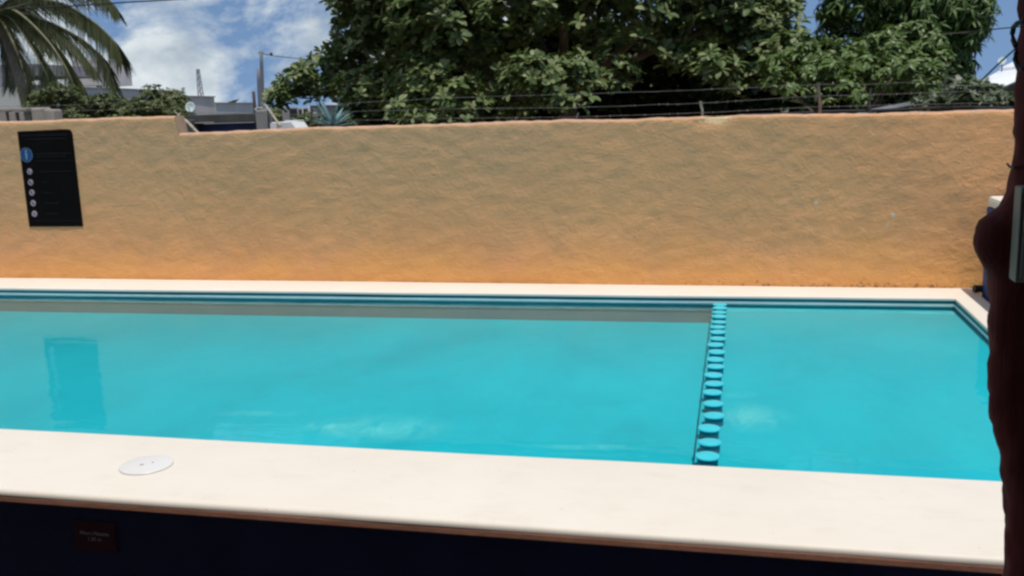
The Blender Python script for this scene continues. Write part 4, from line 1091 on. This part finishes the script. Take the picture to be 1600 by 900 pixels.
# second grey building, middle distance
mb = empty('flat_roofed_building', Vector((at(310, 170, 36).x, 36, 0)), 'pale grey flat roofed building behind the satellite dish', 'building')
MZ = at(284, 149, 45).z
slab2('wall', 281, 44.8, 337, 50, MZ - .06, 0, 5, M['palewall'], mb); slab2('parapet', 280.5, 44.8, 337.5, 50, MZ, MZ - .058, 5.1, M['concrete'], mb, .06)
AZ = at(338, 160, 50.5).z
slab2('annex', 338, 50.5, 399, 58, AZ - .05, 0, 5, M['greywall'], mb); slab2('annex_parapet', 338, 50.5, 399.5, 58, AZ, AZ - .048, 5.1, M['concrete'], mb, .06)
slab2('window', 305, 47, 311, 47.6, MZ - .45, MZ - .95, .1, M['glass'], mb, .03)
# dark parapet house nearer, with dark blue wall
db = empty('dark_concrete_shed', Vector((at(345, 190, 12).x, 12, 0)), 'low shed with weathered dark concrete parapet over a dark blue wall', 'shed')
slab('parapet', 284, 178.5, 402, 192, 12, .3, M['concrete_d'], db); slab('blue_wall', 300, 193.2, 400, 215, 12.06, .2, M['bluewall'], db, 0)
slab('drip_ledge', 296, 191.4, 332, 193.0, 11.95, .3, M['concrete'], db)
slab('pier', 276, 187, 300, 215, 11.9, .3, M['concrete_d'], db, 0, .02)
pl = empty('concrete_pillar', Vector((at(407, 190, 11.5).x, 11.5, 0)), 'rough grey concrete pillar in front of the twin poles', 'pillar')
slab('shaft', 398, 172, 417, 210, 11.4, .16, M['concrete'], pl, 0, .02)
lump('broken_top', at(406, 171, 11.48), (.07, .06, .03), M['concrete'], pl, 4)
def pole(name, label, px0, py0, px1, py1, Y, r0, r1, m, cat='pole', zb=0.0, group=None):
    t = at(px0, py0, Y); b = at(px1, py1, Y); 
    if zb is not None:
        k = (b.z - zb) / (t.z - b.z); b = b + (b - t) * k
    bm = bmesh.new(); pts = [b.lerp(t, f) for f in np.linspace(0, 1, 12)]; tube(bm, pts, [r1 + (r0 - r1) * f for f in np.linspace(0, 1, 12)], 10)
    root = empty(name, b, label, cat, group); finish('shaft', bm, m, root, smooth=True)
    return root, t
up, t_ = pole('utility_pole', 'tall slim grey utility pole with a short top arm left of the big tree', 408, 80, 411, 172, 30, .055, .085, M['utility'])
bm = bmesh.new(); tube(bm, [at(404, 83, 30), at(409, 80, 30), at(412, 84, 30), at(424, 86, 30)], .025, 6); finish('arm', bm, M['metal'], up)
bm = bmesh.new(); lathe(bm, [(.03, 0), (.05, .03), (.05, .07), (.03, .1)], at(424, 87, 30), 10); finish('insulator', bm, M['dark'], up)
pole('steel_pole', 'shorter thick grey pole standing just left of the tall utility pole', 403.5, 107, 406, 172, 29, .055, .07, M['utility'])
pole('leaning_timber', 'dark timber upright leaning beside the concrete pillar', 396, 143, 399, 178, 12.5, .022, .028, M['stickdark'], 'timber')
def stick(name, label, x0, y0, x1, y1, Y0, Y1, r_, m):
    a = at(x0, y0, Y0); b = at(x1, y1, Y1); bm = bmesh.new()
    tube(bm, [a.lerp(b, f) + Vector((0, 0, .008 * math.sin(f * 5))) for f in np.linspace(0, 1, 6)], [r_ * (1 - .2 * f) for f in np.linspace(0, 1, 6)], 8)
    tag(finish(name, bm, m, None, smooth=True), label, 'timber')
stick('timber_prop', 'pale thin timber prop slanting down beside the white tank', 413, 163, 438, 196, 11.8, 10.4, .017, M['stickpale'])
stick('timber_pole', 'weathered pole slanting across the gap below the satellite dish', 284, 184, 314, 211, 9.4, 8.3, .016, M['stickpale'])
stick('twig', 'short dry twig poking up over the broken end of the raised wall', 274, 176, 284, 186, 8.6, 8.3, .006, M['stickpale'])
# satellite dish
def dish(name, label, c, r_, aim, m, mast):
    root = empty(name, c - Vector((0, 0, mast)), label, 'satellite dish')
    q = Vector(aim).normalized().to_track_quat('Z', 'Y').to_matrix(); bm = bmesh.new(); rings = []; seg = 24
    for rad, h_ in ((.02, 0), (.45, .05), (.8, .16), (1, .25), (1.0, .27), (.8, .19), (.45, .08), (.02, .03)):
        rings.append([bm.verts.new(c + q @ Vector((rad * r_ * math.cos(2 * math.pi * k / seg), rad * r_ * math.sin(2 * math.pi * k / seg), h_ * r_))) for k in range(seg)])
    for a, b in zip(rings[:-1], rings[1:]):
        for k in range(seg): bm.faces.new((a[k], a[(k + 1) % seg], b[(k + 1) % seg], b[k]))
    bmesh.ops.recalc_face_normals(bm, faces=bm.faces); finish('reflector', bm, m, root, smooth=True)
    bm = bmesh.new(); tube(bm, [c + q @ Vector((0, -.95 * r_, .25 * r_)), c + q @ Vector((0, -.15 * r_, 1.05 * r_))], .006, 6); finish('feed_arm', bm, M['metal'], root)
    bm = bmesh.new(); tube(bm, [c - Vector((0, 0, mast)), c - q @ Vector((0, 0, .02))], .015, 8); finish('mast', bm, M['metal'], root)
dc = at(298, 168, 12.2); dish('satellite_dish', 'white satellite dish on the dark concrete parapet', dc, .072, (.1, -1, .2), M['dish'], dc.z - at(298, 179, 12.2).z)
# aerials
def lattice():
    Y = 60; b = at(318, 172, Y); t = at(309, 108, Y); root = empty('lattice_mast', Vector((b.x, b.y, 0)), 'faint tall lattice radio mast behind the flat roofed building', 'mast')
    b0 = Vector((b.x, b.y, 0)); t = t; n = 14
    for k in range(3):
        a = k * 2.094; o0 = Vector((math.cos(a), math.sin(a), 0)); bm = bmesh.new(); tube(bm, [b0 + o0 * .42, t + o0 * .10], .03, 5); finish('leg', bm, M['metal'], root)
    bm = bmesh.new()
    for i in range(n):
        f0, f1 = i / n, (i + 1) / n
        for k in range(3):
            A = lambda f, kk: b0.lerp(t, f) + Vector((math.cos(kk * 2.094), math.sin(kk * 2.094), 0)) * (.42 - .32 * f)
            tube(bm, [A(f0, k), A(f1, k + 1)], .018, 4); tube(bm, [A(f1, k), A(f1, k + 1)], .018, 4)
    finish('bracing', bm, M['metal'], root)
lattice()
ar = empty('roof_aerial', at(286, 151, 35), 'small dark aerial on the roof beside the round bush', 'aerial')
bm = bmesh.new(); tube(bm, [at(286, 151, 45), at(286, 136, 45)], .02, 5); finish('mast', bm, M['dark'], ar)
bm = bmesh.new()
for yy in (138, 141, 144): tube(bm, [at(283, yy + 1, 45), at(289, yy - .5, 45)], .022, 4)
finish('crossbar', bm, M['dark'], ar)
# white tank, lids and the house with the posts
wb = empty('white_tank', Vector((at(440, 198, 10.6).x, 10.6, 0)), 'low white tank with slanting end behind the lowest part of the wall', 'tank')
bm = bmesh.new(); a = at(422, 192.5, 10.6); b = at(455, 192.5, 10.6); e = at(462, 204, 10.6); z0 = 1.2
vs0 = [(a.x, z0), (e.x, z0), (e.x, at(460, 200, 10.6).z), (b.x, a.z + .004), (a.x, a.z)]
fr = [bm.verts.new((x, 10.6, z)) for x, z in vs0]; bk = [bm.verts.new((x, 10.95, z)) for x, z in vs0]
bm.faces.new(fr); bm.faces.new(bk[::-1])
for k in range(5): bm.faces.new((fr[k], bk[k], bk[(k + 1) % 5], fr[(k + 1) % 5]))
bmesh.ops.recalc_face_normals(bm, faces=bm.faces); finish('tank_body', bm, M['white'], wb)
slab('lid', 424, 190.6, 452, 192.2, 10.62, .3, M['white'], wb)
lg = empty('tank_stand', Vector((at(440, 198, 10.8).x, 11, 0)), 'block plinth carrying the white tank behind the wall', 'plinth')
bm = bmesh.new(); box(bm, ((a.x + e.x) / 2, 10.78, .598), (e.x - a.x + .1, .5, 1.196)); finish('plinth', bm, M['concrete'], lg)
bt = empty('pale_blue_tarp', Vector((at(460, 196, 11.3).x, 11.3, 0)), 'pale blue sheet bundle beside the white tank', 'tarp')
slab('sheet', 444, 188, 462, 192, 11.4, .25, M['dish'], bt); slab('sheet', 452, 193, 468, 197, 11.3, .2, M['dish'], bt, 0)
slab('sheet_support', 446, 192.2, 451, 210, 11.45, .15, M['metal'], bt, 0)
hs_ = empty('porch_house', Vector((at(475, 180, 26).x, 26, 0)), 'small grey house with white porch columns and dark openings left of the agave', 'house')
slab('wall', 440, 168, 466, 200, 26.6, 3, M['violet'], hs_, 0); slab('opening', 452, 170, 463, 188, 26.55, .04, M['dark'], hs_)
slab('wall', 464.5, 167.5, 485, 200, 26.3, 3, M['greywall'], hs_, 0)
slab('window', 466, 171, 471, 182, 26.22, .06, M['glass'], hs_); slab('window', 473.5, 170, 479.5, 184, 26.22, .06, M['glass'], hs_)
slab('column', 481, 166, 483.5, 195, 26.1, .05, M['white'], hs_, 0); slab('column', 471.5, 169, 473, 195, 26.15, .04, M['white'], hs_, 0)
slab('upper_block', 484.5, 166, 509, 200, 26.0, 3, M['violet'], hs_, 0); slab('roof_edge', 484, 164.5, 510, 167.2, 25.95, 3.1, M['concrete_d'], hs_)
slab('pale_panel', 487, 176, 494, 181, 25.96, .05, M['white'], hs_)

# ------------------------------------------------------------------ right background
def gable(name, label, pts, Y, depth, m, zb=0.0, wallm=None):
    root = empty(name, Vector((at(pts[0][0], 150, Y).x, Y, 0)), label, 'building')
    bm = bmesh.new(); fr = [at(px, py, Y) for px, py in pts]
    return root, fr
wr = empty('white_roofed_house', Vector((at(1570, 140, 24).x, 24, 0)), 'house with bright white sloping roof at the right beside the post', 'house')
def roof_plane(name, quad, m, parent, th=.06):
    bm = bmesh.new(); t = [bm.verts.new(q) for q in quad]; b = [bm.verts.new(q - Vector((0, 0, th))) for q in quad]
    bm.faces.new(t); bm.faces.new(b[::-1]); n = len(t)
    for k in range(n): bm.faces.new((t[k], b[k], b[(k + 1) % n], t[(k + 1) % n]))
    bmesh.ops.recalc_face_normals(bm, faces=bm.faces); return finish(name, bm, m, parent)
roof_plane('roof', [at(1524, 132, 22), at(1660, 146, 22), at(1660, 100, 24.5), at(1560, 111, 24.5)], M['roofwhite'], wr)
roof_plane('roof', [at(1562, 110, 24.45), at(1660, 100, 24.45), at(1660, 84, 26), at(1588, 97, 26)], M['roofwhite'], wr).location.z += .05
bm = bmesh.new(); fr = [at(1561, 141, 21.5), at(1590, 128, 21.5), at(1640, 106, 21.5), at(1640, 141, 21.5)]  # dark solid standing in for the shade below the roof edge
f0 = [bm.verts.new((q.x, 21.5, z)) for q, z in ((fr[0], 0), (fr[0], fr[0].z), (fr[1], fr[1].z), (fr[2], fr[2].z), (fr[2], 0))]
b0 = [bm.verts.new((v.co.x, 21.8, v.co.z)) for v in f0]; bm.faces.new(f0); bm.faces.new(b0[::-1])
for k in range(5): bm.faces.new((f0[k], b0[k], b0[(k + 1) % 5], f0[(k + 1) % 5]))
bmesh.ops.recalc_face_normals(bm, faces=bm.faces); finish('shade_block', bm, M['dark'], wr)
a = at(1536, 131, 22.3); b = at(1660, 131, 22.3)
bm = bmesh.new(); box(bm, ((a.x + b.x) / 2, 24.2, 1.28), (b.x - a.x, 3.6, 2.56)); finish('wall', bm, M['white'], wr)
w2 = empty('white_gabled_building', Vector((at(1510, 130, 32).x, 32, 0)), 'small far white gabled building beside the red pole', 'building')
bm = bmesh.new(); fr = [at(1486, 138, 32), at(1534, 138, 32), at(1531, 123, 32), at(1522, 118, 32), at(1490, 128, 32)]
f0 = [bm.verts.new((q.x, q.y, q.z if i > 1 else 0)) for i, q in enumerate(fr)]; b0 = [bm.verts.new((v.co.x, v.co.y + 4, v.co.z)) for v in f0]
bm.faces.new(f0); bm.faces.new(b0[::-1])
for k in range(5): bm.faces.new((f0[k], b0[k], b0[(k + 1) % 5], f0[(k + 1) % 5]))
bmesh.ops.recalc_face_normals(bm, faces=bm.faces); finish('wall', bm, M['roofwhite'], w2)
rp, t_ = pole('red_pole', 'faded red utility pole in front of the mango tree at the right', 1519, 40, 1513, 140, 17.2, .034, .042, M['redpole'])
cp = empty('concrete_post', Vector((at(1473, 135, 12.5).x, 12.5, 0)), 'squat pale concrete post with cap below the mango tree', 'post')
slab('shaft', 1470, 131, 1478, 150, 12.5, .07, M['concrete'], cp, 0); slab('cap', 1468, 127.5, 1479.5, 131, 12.48, .1, M['redpole'], cp)
ls = empty('roofing_sheet', at(1400, 168, 10.4), 'long grey roofing sheet propped slanting behind the wall at the right', 'roofing sheet')
roof_plane('sheet', [at(1335, 180, 10.6), at(1470, 155, 11.2), at(1475, 149, 11.6), at(1345, 173, 11.0)], M['sheet'], ls, .01)
bm = bmesh.new(); q = at(1460, 160, 11.3); tube(bm, [(q.x, q.y, 0), (q.x, q.y, q.z)], .03, 6); finish('prop', bm, M['stickdark'], ls)
q = at(1345, 178, 10.85); bm = bmesh.new(); tube(bm, [(q.x, q.y, 0), (q.x, q.y, q.z)], .03, 6); finish('prop', bm, M['stickdark'], ls)
dc = at(1566, 96, 24); dish('roof_dish', 'small pale satellite dish on the white sloping roof', dc, .09, (-.5, -1, .5), M['dish'], dc.z - at(1566, 112, 24.3).z)
# overhead cables
def cable(name, label, pts, r_, m='cable'):
    P_ = [at(*q) for q in pts]; bm = bmesh.new(); n = 24; cur = []
    for t in np.linspace(0, 1, n):
        u = t * (len(P_) - 1); i = min(int(u), len(P_) - 2); cur.append(P_[i].lerp(P_[i + 1], u - i))
    tube(bm, cur, r_, 5); tag(finish(name, bm, M[m]), label, 'cable')
cable('overhead_cable', 'thick overhead cable crossing the top left corner of the sky', [(-200, 24, 16), (120, 9, 16), (190, 4, 16), (400, -8, 16), (700, -30, 16)], .013)
cable('service_wire', 'thin wire running from the utility pole arm into the big tree', [(424, 87, 30), (490, 94, 27), (560, 98, 24)], .012)
cable('sagging_wire', 'thin wire sagging from the mango tree to the top of the post', [(1455, 55, 13.0), (1519, 50, 13.0), (1550, 46, 12.5), (1630, 38, 12)], .007)
cable('slanting_wire', 'dark wire slanting down from the post to the dusty shrub', [(1640, 28, 10.5), (1560, 100, 10.5), (1532, 127, 10.5), (1512, 145, 10.5)], .009)
